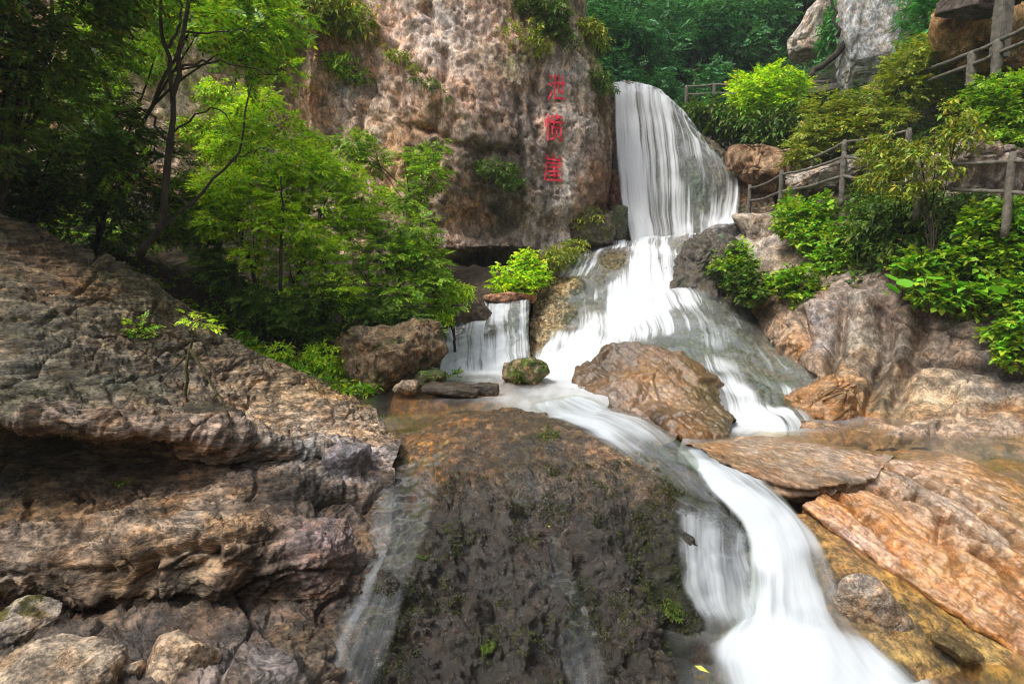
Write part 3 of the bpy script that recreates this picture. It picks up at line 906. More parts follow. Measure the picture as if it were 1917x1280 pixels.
def tufa_d(p, n):
    w = p + 0.07 * np.stack([fbm(p, 2.5, 3, seed=51 + k) for k in range(3)], 1)
    h = 0.13 * fbm(w, 1.3, 3, seed=5) + 0.15 * fbm(w * np.array([2.4, 1.0, 0.45]), 1.0, 3, 0.5, seed=29)
    f1, f2, i1 = worley(w * np.array([1, 1, 0.7]), 2.1, 22)
    h += 0.12 * (0.55 - f1) * (0.3 + 1.4 * i1)
    f1, f2, i1 = worley(w, 4.6, 2)
    h += 0.15 * (0.55 - f1) * (0.5 + i1)
    f1, f2, i1 = worley(w, 12.0, 8)
    h += 0.085 * (0.55 - f1) * (0.4 + 1.2 * i1)
    f1, f2, i1 = worley(w, 30.0, 18)
    h += 0.026 * (0.55 - f1) * (0.3 + 1.4 * i1)
    h += 0.016 * fbm(w, 24, 3, 0.6, seed=6)
    top = np.maximum(sstep(0.38, 0.62, p[:, 2]), sstep(0.18, 0.34, p[:, 2]) * sstep(0.7, 1.2, p[:, 0]))
    h *= 1 - 0.72 * top
    d = seg_dist(p, chan)
    h -= 0.16 * np.exp(-(d / 0.20) ** 2)
    h *= 1 - 0.5 * np.exp(-(d / 0.22) ** 2)
    d = seg_dist(p, gul2)
    h -= 0.06 * np.exp(-(d / 0.13) ** 2)
    return h


tg = displace(tg, tufa_d, np.array([0.3, -1.0, 4.0]), soft=6)
tpaint = [(680, 850, (0.26, 0.19, 0.13), .9), (720, 835, (0.26, 0.15, 0.05), .9), (800, 830, (0.40, 0.24, 0.07), .9), (860, 800, (0.36, 0.22, 0.07), .9), (740, 900, (0.42, 0.23, 0.05), .9), (780, 920, (0.40, 0.22, 0.05), .9), (860, 850, (0.24, 0.18, 0.13), .9), (900, 800, (0.20, 0.14, 0.08), .7), (980, 800, (0.15, 0.12, 0.06), .6),
          (960, 850, (0.11, 0.10, 0.075), .7), (1060, 850, (0.14, 0.11, 0.07), .8), (1120, 850, (0.36, 0.27, 0.19), .9), (1200, 860, (0.36, 0.27, 0.19), .9), (1250, 860, (0.32, 0.25, 0.17), .9), (1220, 910, (0.24, 0.19, 0.14), .9), (1280, 930, (0.15, 0.13, 0.075), .8), (1350, 970, (0.07, 0.065, 0.03), .7),
          (900, 950, (0.13, 0.13, 0.12), .9), (840, 1000, (0.07, 0.068, 0.045), .8), (1000, 920, (0.17, 0.165, 0.16), .9), (1010, 1000, (0.20, 0.155, 0.13), .9), (1080, 950, (0.10, 0.09, 0.07), .8), (1150, 960, (0.12, 0.12, 0.115), .9), (1200, 980, (0.09, 0.085, 0.04), .7), (1260, 1020, (0.05, 0.065, 0.025), .6),
          (680, 1000, (0.15, 0.095, 0.045), .8), (740, 1010, (0.12, 0.08, 0.045), .8), (740, 1120, (0.09, 0.08, 0.05), .8), (640, 1150, (0.15, 0.12, 0.09), .8), (850, 1080, (0.06, 0.05, 0.035), .8), (930, 1070, (0.09, 0.085, 0.07), .9), (1010, 1110, (0.15, 0.155, 0.155), .9), (1100, 1080, (0.13, 0.125, 0.125), .9), (1180, 1080, (0.08, 0.07, 0.055), .8),
          (820, 1180, (0.12, 0.08, 0.05), .8), (900, 1200, (0.06, 0.07, 0.02), .6), (800, 1260, (0.08, 0.06, 0.04), .8), (1000, 1200, (0.07, 0.06, 0.045), .8), (1100, 1200, (0.16, 0.14, 0.12), .9), (1180, 1180, (0.10, 0.085, 0.065), .8), (1255, 1130, (0.06, 0.11, 0.015), .4), (1260, 1180, (0.05, 0.06, 0.02), .5)]
tt = paint(tg, tpaint, 3.0, 0.10, 3.0)
spk = fbm(tg.reshape(-1, 3), 7, 4, 0.65, seed=90)
green = sstep(0.25, 0.5, fbm(tg.reshape(-1, 3), 3.0, 4, 0.6, seed=91))[:, None]
tt[:, :3] = tt[:, :3] * (1 - 0.55 * green) + np.array([0.05, 0.06, 0.016]) * 0.55 * green
tt[:, 3] = np.clip(tt[:, 3] * 1.15, 0, 1)
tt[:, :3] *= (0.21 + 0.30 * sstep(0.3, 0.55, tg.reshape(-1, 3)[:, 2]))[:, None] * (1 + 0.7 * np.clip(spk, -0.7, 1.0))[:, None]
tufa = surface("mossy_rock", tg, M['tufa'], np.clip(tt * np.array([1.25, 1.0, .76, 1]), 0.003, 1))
set_props(tufa, "big dark wet rock of lumpy moss filling the middle foreground below the pool", "rock")

# ------------------------------------------------------------------ cascade mound, knob, brown rocks
casc_rows = [
    [(1060, 490, 15.6), (1120, 465, 15.6), (1180, 452, 15.7), (1240, 448, 15.7), (1310, 448, 15.6), (1350, 470, 15.5)],
    [(1040, 505, 14), (1090, 490, 14), (1160, 478, 14.1), (1230, 462, 14.3), (1290, 466, 14.3), (1350, 500, 14.2)],
    [(1000, 560, 12.8), (1060, 545, 12.7), (1130, 545, 12.6), (1210, 550, 12.5), (1300, 545, 12.5), (1395, 570, 12.6)],
    [(992, 620, 11.8), (1040, 605, 11.5), (1100, 620, 11.2), (1200, 615, 10.9), (1310, 610, 10.9), (1450, 650, 11.2)],
    [(985, 670, 10.9), (1015, 660, 10.6), (1080, 680, 10.0), (1200, 668, 9.8), (1340, 680, 9.4), (1510, 690, 9.7)],
    [(985, 697, 10.5), (1020, 703, 10.0), (1080, 712, 9.5), (1210, 740, 8.9), (1375, 768, 8.0), (1535, 735, 8.9)],
    [(990, 715, 10.3), (1030, 725, 9.8), (1100, 735, 9.2), (1250, 800, 8.1), (1430, 800, 7.2), (1545, 775, 8.3)],
    [(990, 760, 10.0), (1030, 775, 9.4), (1100, 790, 8.8), (1250, 850, 7.7), (1430, 850, 6.9), (1545, 825, 7.9)],
]
mg0 = loft(casc_rows, 340, 320)
terr = anchor(mg0, [(1130, 550), (1230, 560), (1310, 600)])


def casc_low(p, n):
    w = p + 0.2 * np.stack([fbm(p, 1.0, 2, seed=61 + k) for k in range(3)], 1)
    return 0.11 * fbm(w, 0.8, 3, seed=15)


def casc_d(p, n):
    w = p + 0.1 * np.stack([fbm(p, 2.0, 3, seed=61 + k) for k in range(3)], 1)
    h = casc_low(p, n) + 0.07 * fbm(w, 3.0, 4, 0.6, seed=16)
    f1, f2, i1 = worley(w, 6.0, 3)
    h += 0.07 * (0.5 - f1) * (0.4 + i1)
    return h


mg = displace(mg0, casc_d, np.array([1.0, 0, 4.0]))
grn, mgr = (0.085, 0.10, 0.06), (0.11, 0.145, 0.105)
mpaint = [(1010, 560, (0.55, 0.40, 0.24)), (1015, 600, (0.6, 0.44, 0.28)), (1005, 650, (0.5, 0.36, 0.22)), (1035, 620, (0.5, 0.37, 0.23)), (1040, 540, (0.55, 0.38, 0.22)), (1060, 520, (0.25, 0.2, 0.06)), (1090, 560, mgr, .8), (1110, 540, grn, .8), (1060, 600, grn, .6), (1050, 650, mgr, .8), (1080, 500, (0.15, 0.17, 0.12), .8), (1180, 470, (0.26, 0.19, 0.14)), (1140, 490, (0.2, 0.17, 0.09)),
          (1330, 640, mgr, .9), (1280, 680, mgr, .9), (1400, 680, (0.16, 0.13, 0.08), .9), (1380, 720, (0.17, 0.13, 0.085), .9), (1440, 720, mgr, .9), (1480, 690, (0.15, 0.16, 0.11), .9), (1350, 610, (0.13, 0.14, 0.1), .9), (1420, 630, (0.12, 0.13, 0.1), .9), (1500, 720, mgr, .9), (1460, 760, grn, .9)]
mt_ = paint(mg, mpaint, 3, 0.15, 2.0)
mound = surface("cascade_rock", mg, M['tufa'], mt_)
set_props(mound, "green and tan mound of moss rock under the fanning middle cascade", "rock")

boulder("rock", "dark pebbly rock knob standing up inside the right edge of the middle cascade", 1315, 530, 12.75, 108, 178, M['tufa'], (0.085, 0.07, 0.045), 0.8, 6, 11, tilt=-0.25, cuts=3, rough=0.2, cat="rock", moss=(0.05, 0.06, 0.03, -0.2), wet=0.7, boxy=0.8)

brown_rows = [
    [(1130, 700, 10.2), (1180, 690, 10.2), (1260, 690, 9.8), (1340, 720, 9.2), (1400, 800, 8.0)],
    [(1085, 688, 9.3), (1130, 655, 9.3), (1180, 637, 9.2), (1255, 662, 8.8), (1315, 718, 8.2), (1372, 790, 7.4)],
    [(1078, 700, 9.05), (1130, 690, 8.8), (1195, 690, 8.5), (1262, 730, 7.9), (1315, 772, 7.4), (1366, 806, 7.1)],
    [(1070, 712, 8.9), (1120, 738, 8.1), (1185, 765, 7.6), (1255, 798, 7.05), (1305, 813, 6.8), (1362, 816, 6.85)],
    [(1070, 740, 8.9), (1120, 770, 8.1), (1185, 800, 7.6), (1255, 840, 7.0), (1305, 850, 6.8), (1362, 850, 6.9)],
]
bg_ = loft(brown_rows, 220, 160)
BGR = grain_axes(P(1130, 665, 9.2), P(1340, 790, 7.3), (0, -.5, .85))
BDIR = BGR[2] * .8 + BGR[1] * .5
bg_ = displace(bg_, lambda p, n: 0.07 * fbm(p, 1.6, 4, seed=5) + 0.16 * (worley(p + 0.1 * fbm(p, 2, 2)[:, None], 1.3, 4)[2] - .5) * sstep(0, .12, worley(p + 0.1 * fbm(p, 2, 2)[:, None], 1.3, 4)[1] - worley(p + 0.1 * fbm(p, 2, 2)[:, None], 1.3, 4)[0]) + 0.09 * (strata(p, BDIR, 6, 0.5, 0.8, 4) - 0.5) + 0.02 * fbm(p, 9, 3, 0.6, seed=6), np.array([1.0, 0, 4.0]))
bt = paint(bg_, [(1180, 660, (0.17, 0.12, 0.08), .6), (1120, 680, (0.15, 0.1, 0.06), .6), (1210, 670, (0.3, 0.2, 0.12), .6), (1200, 710, (0.42, 0.24, 0.09), .8), (1240, 745, (0.5, 0.33, 0.2), .9), (1280, 720, (0.30, 0.17, 0.06), .8), (1320, 740, (0.12, 0.10, 0.03), .6), (1340, 790, (0.14, 0.10, 0.04), .7), (1150, 740, (0.28, 0.20, 0.15), .8), (1220, 790, (0.10, 0.06, 0.035), .8), (1290, 800, (0.26, 0.14, 0.05), .8)], 3, 0.12, 2)
bt[:, :3] *= 0.72
bt[:, 3] = np.maximum(bt[:, 3], .7)
brown = surface("wet_boulder", bg_, M['orange'], bt, grain=BGR)
set_props(brown, "long glossy orange brown boulder lying between the cascade and the pools", "boulder")

# low apron of rock under the stream in front of it
ap_rows = [
    [(990, 735, 8.6), (1060, 722, 8.9), (1130, 735, 8.3), (1200, 765, 7.7), (1270, 800, 7.1)],
    [(985, 752, 7.9), (1050, 740, 8.1), (1120, 752, 7.8), (1190, 785, 7.2), (1265, 822, 6.75)],
    [(1000, 775, 7.2), (1050, 770, 7.3), (1110, 782, 7.0), (1170, 803, 6.7), (1240, 840, 6.35)],
    [(1000, 800, 7.1), (1050, 800, 7.1), (1110, 812, 6.9), (1170, 833, 6.6), (1240, 870, 6.3)],
]
ag = loft(ap_rows, 130, 60)
ag = displace(ag, lambda p, n: 0.05 * fbm(p, 2, 4, seed=15), np.array([1.0, 0, 4.0]))
at_ = paint(ag, [(1100, 760, (0.30, 0.24, 0.19), .9), (1020, 750, (0.3, 0.24, 0.15), .9), (1200, 790, (0.24, 0.18, 0.15), .9)], 3, .1)
apron = surface("rock_apron", ag, M['boulder'], at_)
set_props(apron, "low grey brown rock sheet under the shallow stream before the long boulder", "rock")

# ------------------------------------------------------------------ upper fall rock
uf_rows = [
    [(1100, 175, 20.5), (1137, 170, 20), (1180, 165, 20), (1230, 178, 20), (1275, 215, 20), (1310, 245, 20), (1370, 290, 19.5), (1450, 330, 18.5)],
    [(1128, 175, 17.5), (1140, 168, 17.5), (1177, 163, 17.6), (1217, 172, 17.6), (1257, 200, 17.6), (1292, 240, 17.5), (1350, 280, 17.3), (1420, 325, 16.9)],
    [(1128, 235, 17.2), (1143, 230, 17.0), (1187, 225, 17.1), (1237, 235, 17.1), (1292, 260, 17.1), (1335, 290, 17.0), (1385, 320, 16.9), (1440, 350, 16.5)],
    [(1132, 310, 17.0), (1148, 310, 16.7), (1197, 310, 16.6), (1247, 315, 16.6), (1307, 320, 16.6), (1358, 330, 16.7), (1400, 350, 16.6), (1450, 375, 16.0)],
    [(1140, 390, 16.6), (1158, 390, 16.3), (1203, 395, 16.2), (1257, 400, 16.2), (1312, 400, 16.2), (1358, 400, 16.3), (1400, 405, 16.1), (1450, 415, 15.6)],
    [(1150, 445, 16.3), (1173, 446, 16), (1213, 447, 15.9), (1262, 446, 15.9), (1307, 441, 15.9), (1348, 432, 15.9), (1390, 435, 15.6), (1450, 445, 15.2)],
    [(1150, 490, 16.2), (1173, 490, 15.9), (1213, 490, 15.8), (1262, 490, 15.8), (1307, 490, 15.8), (1348, 490, 15.8), (1390, 480, 15.5), (1450, 490, 15.1)],
]
ug0 = loft(uf_rows, 240, 240)
ug = displace(ug0, lambda p, n: 0.14 * fbm(p * np.array([1, 1, 0.4]), 1.3, 4, seed=25) + 0.06 * fbm(p * np.array([1, 1, 0.5]), 4, 4, 0.6, seed=26), np.array([1.0, 2, 4.0]))
ut = paint(ug, [(1150, 300, (0.06, 0.055, 0.045)), (1200, 300, (0.10, 0.12, 0.09), .8), (1280, 300, (0.09, 0.115, 0.08), .8), (1310, 350, (0.06, 0.10, 0.055), .8), (1340, 300, (0.13, 0.12, 0.08)), (1380, 330, (0.10, 0.10, 0.05)), (1400, 360, (0.25, 0.15, 0.09)), (1370, 400, (0.12, 0.12, 0.06)), (1430, 350, (0.28, 0.17, 0.10)), (1420, 400, (0.2, 0.15, 0.09)), (1138, 250, (0.18, 0.10, 0.06)), (1142, 350, (0.20, 0.085, 0.04))], 3, .2)
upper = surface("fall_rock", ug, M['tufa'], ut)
set_props(upper, "steep green stained rock face behind the tall upper waterfall", "rock")

# ------------------------------------------------------------------ right bank
bank_rows = [
    [(1320, 450, 15.4), (1400, 425, 14.8), (1500, 430, 13.4), (1650, 440, 11.4), (1800, 440, 9.8), (1950, 430, 8.9), (2250, 420, 7.9), (2700, 420, 6.6)],
    [(1365, 505, 13.6), (1430, 500, 12.8), (1520, 500, 11.8), (1650, 510, 10.6), (1800, 535, 9.4), (1950, 550, 8.5), (2250, 560, 7.7), (2700, 560, 6.5)],
    [(1405, 575, 12.4), (1470, 570, 11.3), (1550, 560, 10.5), (1650, 560, 9.9), (1800, 590, 8.9), (1950, 630, 8.1), (2250, 650, 7.3), (2700, 660, 6.3)],
    [(1455, 650, 11.0), (1500, 640, 10.1), (1570, 640, 9.6), (1660, 640, 9.3), (1780, 655, 8.7), (1950, 695, 7.9), (2250, 720, 7.1), (2700, 750, 6.2)],
    [(1505, 700, 9.6), (1535, 705, 9.0), (1595, 712, 8.7), (1672, 712, 8.7), (1780, 718, 8.3), (1950, 750, 7.6), (2250, 780, 6.9), (2700, 820, 6.1)],
    [(1530, 762, 8.2), (1562, 772, 7.9), (1622, 775, 7.8), (1690, 765, 8), (1790, 770, 7.7), (1950, 790, 7.2), (2250, 830, 6.6), (2700, 880, 5.9)],
    [(1475, 796, 7.4), (1560, 806, 7.1), (1640, 806, 7.05), (1720, 803, 7.1), (1800, 812, 6.9), (1950, 835, 6.6), (2250, 875, 6.2), (2700, 920, 5.7)],
    [(1475, 835, 7.0), (1560, 840, 6.85), (1640, 845, 6.8), (1720, 845, 6.8), (1800, 860, 6.6), (1950, 880, 6.3), (2250, 910, 6.0), (2700, 960, 5.5)],
]
kg = loft(bank_rows, 400, 270)
gr = [anchor(kg, a) for a in ([(1585, 560), (1572, 620), (1555, 690)], [(1650, 580), (1665, 650), (1650, 700), (1625, 770)], [(1725, 600), (1712, 660), (1688, 730), (1672, 780)], [(1500, 590), (1510, 650)], [(1690, 690), (1780, 690), (1900, 700)])]
rd = [anchor(kg, a) for a in ([(1535, 580), (1530, 680)], [(1615, 570), (1610, 650)], [(1690, 600), (1680, 690)])]


def bank_d(p, n):
    w = p + 0.1 * np.stack([fbm(p, 1.4, 3, seed=71 + k) for k in range(3)], 1)
    h = 0.16 * fbm(w, 0.8, 3, seed=35) + 0.025 * fbm(w, 4, 4, 0.55, seed=36)
    h += 0.13 * (strata(w, (-0.35, 0.15, 0.9), 3.2, 0.7, 0.7, 37) - 0.5) + 0.04 * (strata(w, (-0.35, 0.15, 0.9), 11, 0.7, 0.9, 38) - 0.5)
    f1, f2, i1 = worley(w, 2.2, 29)
    h += 0.10 * (i1 - .5) * sstep(0, .1, f2 - f1) - .05 * (1 - sstep(0, .07, f2 - f1))
    for c in gr:
        h -= 0.26 * np.exp(-(seg_dist(p + 0.04 * fbm(p, 3, 2)[:, None], c) / 0.09) ** 2)
    for c in rd:
        h += 0.20 * np.exp(-(seg_dist(p, c) / 0.24) ** 2)
    return h


kg = displace(kg, bank_d, np.array([1.5, 0, 4.5]))
kpaint = [(1390, 450, (0.30, 0.29, 0.28)), (1420, 450, (0.42, 0.36, 0.30)), (1450, 520, (0.36, 0.29, 0.2)), (1420, 580, (0.42, 0.29, 0.19)), (1460, 600, (0.44, 0.32, 0.23)), (1480, 630, (0.46, 0.31, 0.2)), (1500, 660, (0.48, 0.24, 0.09)), (1530, 640, (0.38, 0.35, 0.35)), (1530, 590, (0.33, 0.30, 0.30)), (1610, 590, (0.30, 0.27, 0.24)), (1600, 640, (0.30, 0.265, 0.21)), (1590, 690, (0.34, 0.24, 0.15)),
          (1690, 580, (0.22, 0.16, 0.13)), (1680, 650, (0.22, 0.18, 0.15)), (1650, 710, (0.13, 0.105, 0.08)), (1660, 750, (0.11, 0.095, 0.06)), (1750, 610, (0.2, 0.16, 0.13)), (1760, 660, (0.25, 0.19, 0.15)), (1850, 650, (0.18, 0.155, 0.14)), (1860, 690, (0.23, 0.22, 0.22)), (1820, 720, (0.3, 0.25, 0.2)), (1730, 730, (0.50, 0.39, 0.27)), (1780, 740, (0.50, 0.39, 0.26)), (1860, 740, (0.22, 0.19, 0.165)), (1900, 770, (0.30, 0.17, 0.08)),
          (1540, 760, (0.34, 0.18, 0.07), .5), (1590, 740, (0.38, 0.24, 0.12)), (1620, 770, (0.42, 0.22, 0.08)), (1700, 780, (0.46, 0.32, 0.18)), (1760, 800, (0.46, 0.35, 0.26)), (1850, 810, (0.40, 0.31, 0.24)), (1800, 830, (0.25, 0.2, 0.18)), (1900, 830, (0.42, 0.32, 0.25)), (1620, 520, (0.25, 0.2, 0.17)), (1700, 480, (0.2, 0.19, 0.19)), (1800, 500, (0.08, 0.07, 0.05)), (1600, 460, (0.25, 0.2, 0.16)), (1900, 560, (0.08, 0.07, 0.05))]
kt = paint(kg, kpaint, 3, 0.2, 1.6)
bank = surface("rock_bank", kg, M['bank'], kt)
set_props(bank, "fluted grey and tan rock bank below the leafy plants on the right side", "rock")

# ------------------------------------------------------------------ slab and striated rock, lower right
OGR = grain_axes(P(1540, 930, 5.3), P(1850, 1150, 4.3), (-.2, -.4, .9))
slab_rows = [
    [(1270, 840, 6.7), (1400, 814, 7.1), (1520, 822, 6.9), (1680, 852, 6.3)],
    [(1296, 834, 6.3), (1400, 826, 6.5), (1520, 836, 6.3), (1660, 864, 5.75)],
    [(1325, 850, 5.98), (1405, 876, 5.62), (1500, 900, 5.35), (1640, 893, 5.4)],
    [(1332, 862, 5.96), (1410, 893, 5.58), (1500, 915, 5.32), (1640, 902, 5.4)],
    [(1336, 868, 6.0), (1412, 910, 5.62), (1500, 930, 5.36), (1640, 914, 5.45)],
    [(1342, 872, 6.4), (1412, 908, 6.2), (1500, 930, 5.95), (1640, 915, 5.9)],
    [(1342, 920, 6.4), (1412, 950, 6.2), (1500, 970, 5.95), (1640, 955, 5.9)],
]
sg = loft(slab_rows, 260, 170)


def slab_d(p, n):
    front = 1 - sstep(0.2, 0.8, n[:, 2])
    h = 0.03 * fbm(p, 2.2, 4, seed=45) + 0.01 * fbm(p, 14, 3, seed=46)
    f1, f2, i1 = worley(p * np.array([1, 1, 1.4]), 5.5, 6)
    h += front * (0.10 * (i1 - 0.5) + 0.06 * (strata(p, (0, 0, 1), 14, 0.6, 2, 47) - 0.5))
    return h


sg = displace(sg, slab_d, np.array([1.5, 0, 4.5]))
sp_ = paint(sg, [(1340, 840, (0.36, 0.22, 0.11), .5), (1420, 840, (0.40, 0.31, 0.24), .5), (1500, 860, (0.36, 0.28, 0.21), .5), (1450, 850, (0.33, 0.26, 0.19), .5), (1600, 870, (0.36, 0.28, 0.22)), (1350, 865, (0.2, 0.13, 0.07)), (1420, 900, (0.26, 0.17, 0.11)), (1500, 920, (0.34, 0.23, 0.15)), (1600, 905, (0.13, 0.1, 0.07)), (1640, 880, (0.44, 0.32, 0.25))], 3, .12)
slab = surface("rock_slab", sg, M['orange'], sp_, grain=OGR)
set_props(slab, "flat tan rock slab with a broken edge overhanging the white water chute", "rock")

str_rows = [
    [(1600, 842, 6.6), (1720, 846, 6.5), (1850, 864, 6.2), (2000, 890, 5.9), (2300, 950, 5.5)],
    [(1580, 868, 5.75), (1700, 872, 5.68), (1830, 905, 5.35), (1960, 975, 4.95), (2200, 1080, 4.6)],
    [(1545, 925, 5.35), (1650, 950, 5.15), (1780, 1015, 4.8), (1920, 1085, 4.5), (2130, 1200, 4.1)],
    [(1502, 945, 5.2), (1592, 1000, 4.9), (1722, 1088, 4.5), (1858, 1178, 4.15), (2060, 1300, 3.8)],
    [(1502, 962, 5.35), (1592, 1035, 5.0), (1722, 1130, 4.6), (1850, 1215, 4.3), (2060, 1340, 3.95)],
]
og = loft(str_rows, 360, 240)
OD = OGR[2] * 0.9 + OGR[1] * 0.45
oc = [anchor(og, a) for a in ([(1700, 890), (1780, 920), (1850, 960), (1920, 1010)], [(1640, 920), (1720, 930), (1790, 980), (1880, 1040)], [(1660, 880), (1720, 880), (1800, 900)], [(1570, 930), (1640, 985), (1700, 1050)], [(1760, 960), (1770, 1010), (1800, 1080)], [(1830, 1040), (1900, 1090)])]


def str_d(p, n):
    w = p + 0.05 * np.stack([fbm(p, 1.6, 3, seed=81 + k) for k in range(3)], 1)
    h = 0.07 * fbm(w, 1.2, 3, seed=55) + 0.10 * (strata(w, OD, 5, 0.5, 0.6, 56, 0.6) - 0.5) + 0.04 * (strata(w, OD, 17, 0.6, 0.9, 57, 1.1) - 0.5)
    h += 0.012 * fbm(w, 12, 3, 0.6, seed=58)
    for c in oc:
        h -= 0.14 * np.exp(-(seg_dist(p + 0.05 * fbm(p, 4, 3)[:, None], c) / 0.045) ** 2)
    return h


og = displace(og, str_d, np.array([1.5, 0, 4.5]))
ot = paint(og, [(1660, 860, (0.44, 0.33, 0.27)), (1740, 870, (0.46, 0.33, 0.26)), (1800, 890, (0.42, 0.28, 0.18)), (1880, 900, (0.32, 0.2, 0.09)), (1640, 900, (0.42, 0.30, 0.22)), (1720, 910, (0.20, 0.155, 0.12)), (1800, 940, (0.38, 0.30, 0.25)), (1860, 1000, (0.36, 0.28, 0.22)), (1560, 940, (0.42, 0.21, 0.075), .5), (1600, 950, (0.42, 0.22, 0.08), .5), (1660, 980, (0.44, 0.23, 0.09), .5), (1620, 1000, (0.44, 0.28, 0.18), .5), (1720, 1030, (0.46, 0.25, 0.11), .4),
                (1780, 1080, (0.50, 0.30, 0.14), .4), (1840, 1140, (0.40, 0.22, 0.10), .6), (1850, 1060, (0.42, 0.24, 0.10)), (1910, 960, (0.30, 0.20, 0.09)), (1910, 1060, (0.38, 0.23, 0.11)), (1900, 1120, (0.33, 0.19, 0.10)), (1605, 1005, (0.6, 0.45, 0.42), .5)], 3, .15, 2)
ot[:, 3] = np.maximum(ot[:, 3], .85)
ot[:, :3] = np.clip(ot[:, :3] * np.array([1.1, 1.03, .92]), 0, .8)
striated = surface("striated_rock", og, M['orange'], ot, grain=OGR)
set_props(striated, "orange brown striated rock sloping into the golden shallows at the right edge", "rock")

# golden bed of the shallow channel below it
bed_rows = [
    [(1420, 975, 5.25), (1510, 965, 5.25), (1600, 990, 5.15), (1700, 1030, 5.0)],
    [(1480, 1060, 4.7), (1560, 1040, 4.7), (1650, 1065, 4.65), (1780, 1120, 4.6)],
    [(1500, 1150, 4.2), (1620, 1140, 4.25), (1740, 1160, 4.2), (1900, 1190, 4.3), (2150, 1240, 4.3)],
    [(1500, 1260, 3.8), (1660, 1255, 3.8), (1780, 1250, 3.85), (1950, 1250, 3.95), (2250, 1300, 3.9)],
    [(1400, 1500, 3.1), (1660, 1500, 3.1), (1800, 1500, 3.1), (2000, 1500, 3.1), (2400, 1500, 3.1)],
]
eg = loft(bed_rows, 170, 170)
eg = displace(eg, lambda p, n: 0.03 * fbm(p, 3, 4, seed=65) + 0.006 * fbm(p, 20, 3, seed=66), np.array([0, 2, 9.0]))
et = paint(eg, [(1600, 1020, (0.40, 0.22, 0.07), .8), (1700, 1110, (0.50, 0.28, 0.06), .8), (1780, 1180, (0.36, 0.22, 0.045), .8), (1800, 1220, (0.18, 0.12, 0.03), .8), (1850, 1220, (0.5, 0.33, 0.1), .8), (1900, 1250, (0.52, 0.36, 0.13), .8), (1750, 1270, (0.45, 0.3, 0.1), .8), (1550, 1150, (0.3, 0.22, 0.12), .8)], 3, .15, 3)
bed = surface("stream_bed", eg, M['soil'], et)
set_props(bed, kind="structure")

# ------------------------------------------------------------------ water
def lift(g0, fn, off):
    """A water sheet riding over a rock loft."""
    n = blur(grid_normals(g0, np.array([1.0, 0, 4.0])), 6)
    h = fn(g0.reshape(-1, 3), n.reshape(-1, 3)).reshape(g0.shape[:2]) + off
    return g0 + n * h[..., None]


def edges(g, du=0.08, top=0.0, bot=0.0, jit=0.5, seed=0):
    nv, nu = g.shape[:2]
    u = np.linspace(0, 1, nu)[None, :].repeat(nv, 0)
    v = np.linspace(0, 1, nv)[:, None].repeat(nu, 1)
    nz = fbm(np.stack([u * 3, v * 5, u * 0 + seed], -1).reshape(-1, 3), 1.0, 3, seed=seed).reshape(nv, nu)
    d = du * (1 + jit * nz)
    e = sstep(0, 1, u / np.maximum(d, 1e-3)) * sstep(0, 1, (1 - u) / np.maximum(d, 1e-3)) if du else np.ones((nv, nu))
    if top: e = e * sstep(0, top, v)
    if bot: e = e * sstep(0, bot, 1 - v)
    return e.ravel()


# tall upper fall
uw_rows = [[r[1], r[2], r[3], r[4], r[5], (r[6][0] - 15 if k > 2 else r[6][0] - 30, r[6][1], r[6][2])] for k, r in enumerate(uf_rows)]
uw_rows = [[(a[0] + (4 if i == 0 else 0), a[1], a[2] - 0.12) for i, a in enumerate(r)] for r in uw_rows]
uw = loft(uw_rows, 200, 200)
uw = lift(uw, lambda p, n: 0.05 * fbm(p * np.array([2.2, 2.2, 0.15]), 1, 3, seed=27), 0.10)
ud = spread(uw, [(1160, 200, .95), (1200, 190, .9), (1240, 200, .8), (1280, 230, .6), (1165, 300, .95), (1200, 300, .75), (1235, 300, .75), (1265, 300, .7), (1300, 280, .75), (1275, 285, .6), (1292, 310, .42), (1303, 335, .34), (1312, 360, .3), (1318, 385, .34), (1330, 330, .5), (1345, 300, .5), (1180, 400, .95), (1215, 400, .75), (1240, 410, .8), (1280, 400, .8), (1260, 350, .85), (1300, 400, .7), (1315, 420, .6), (1340, 390, .8), (1335, 420, .9), (1290, 430, 1), (1200, 440, 1)], 3) * edges(uw, 0.05, seed=1)
wf = surface("upper_waterfall", uw, M['fall'], None, ud * 0.86)
set_props(wf, kind="structure")

# middle cascade
mw = lift(mg0, lambda p, n: casc_low(p, n), 0.085)
md = spread(mw, [(1225, 470, 1.1), (1200, 490, 1.1), (1255, 480, .8), (1150, 490, -.3), (1100, 490, .55), (1085, 510, .5), (1060, 530, -.3), (1120, 520, .15), (1290, 470, .2), (1330, 500, .35), (1210, 530, 1.2), (1170, 540, 1.1), (1250, 560, .9), (1190, 580, 1.25), (1130, 600, 1.1), (1150, 570, 1.1), (1110, 570, .3), (1090, 600, .45), (1060, 590, -.3), (1010, 600, -.2), (1010, 560, -.2), (1000, 650, -.1), (1030, 650, .6), (1080, 640, 1.05), (1060, 670, 1.1), (1050, 700, 1.2), (1030, 680, .9), (1100, 680, 1.0),
                 (1240, 610, .65), (1280, 600, .5), (1300, 640, .35), (1260, 650, .22), (1330, 680, .45), (1380, 730, .6), (1350, 740, .45), (1420, 770, .75), (1440, 790, 1.05), (1400, 795, 1.0), (1370, 660, .15), (1400, 680, .2), (1440, 700, .14), (1420, 720, .08), (1340, 620, .25), (1310, 590, .35), (1350, 540, .15), (1380, 580, .25), (1430, 640, .15), (1480, 680, .3), (1520, 700, .4), (1500, 740, .5), (1460, 750, .12), (1290, 700, .12), (1240, 690, .05), (1480, 790, .5)], 4) * np.clip(edges(mw, 0.03, seed=2), 0, 1)
cw = surface("cascade_water", mw, M['cascade'], None, md * 0.9)
set_props(cw, kind="structure")

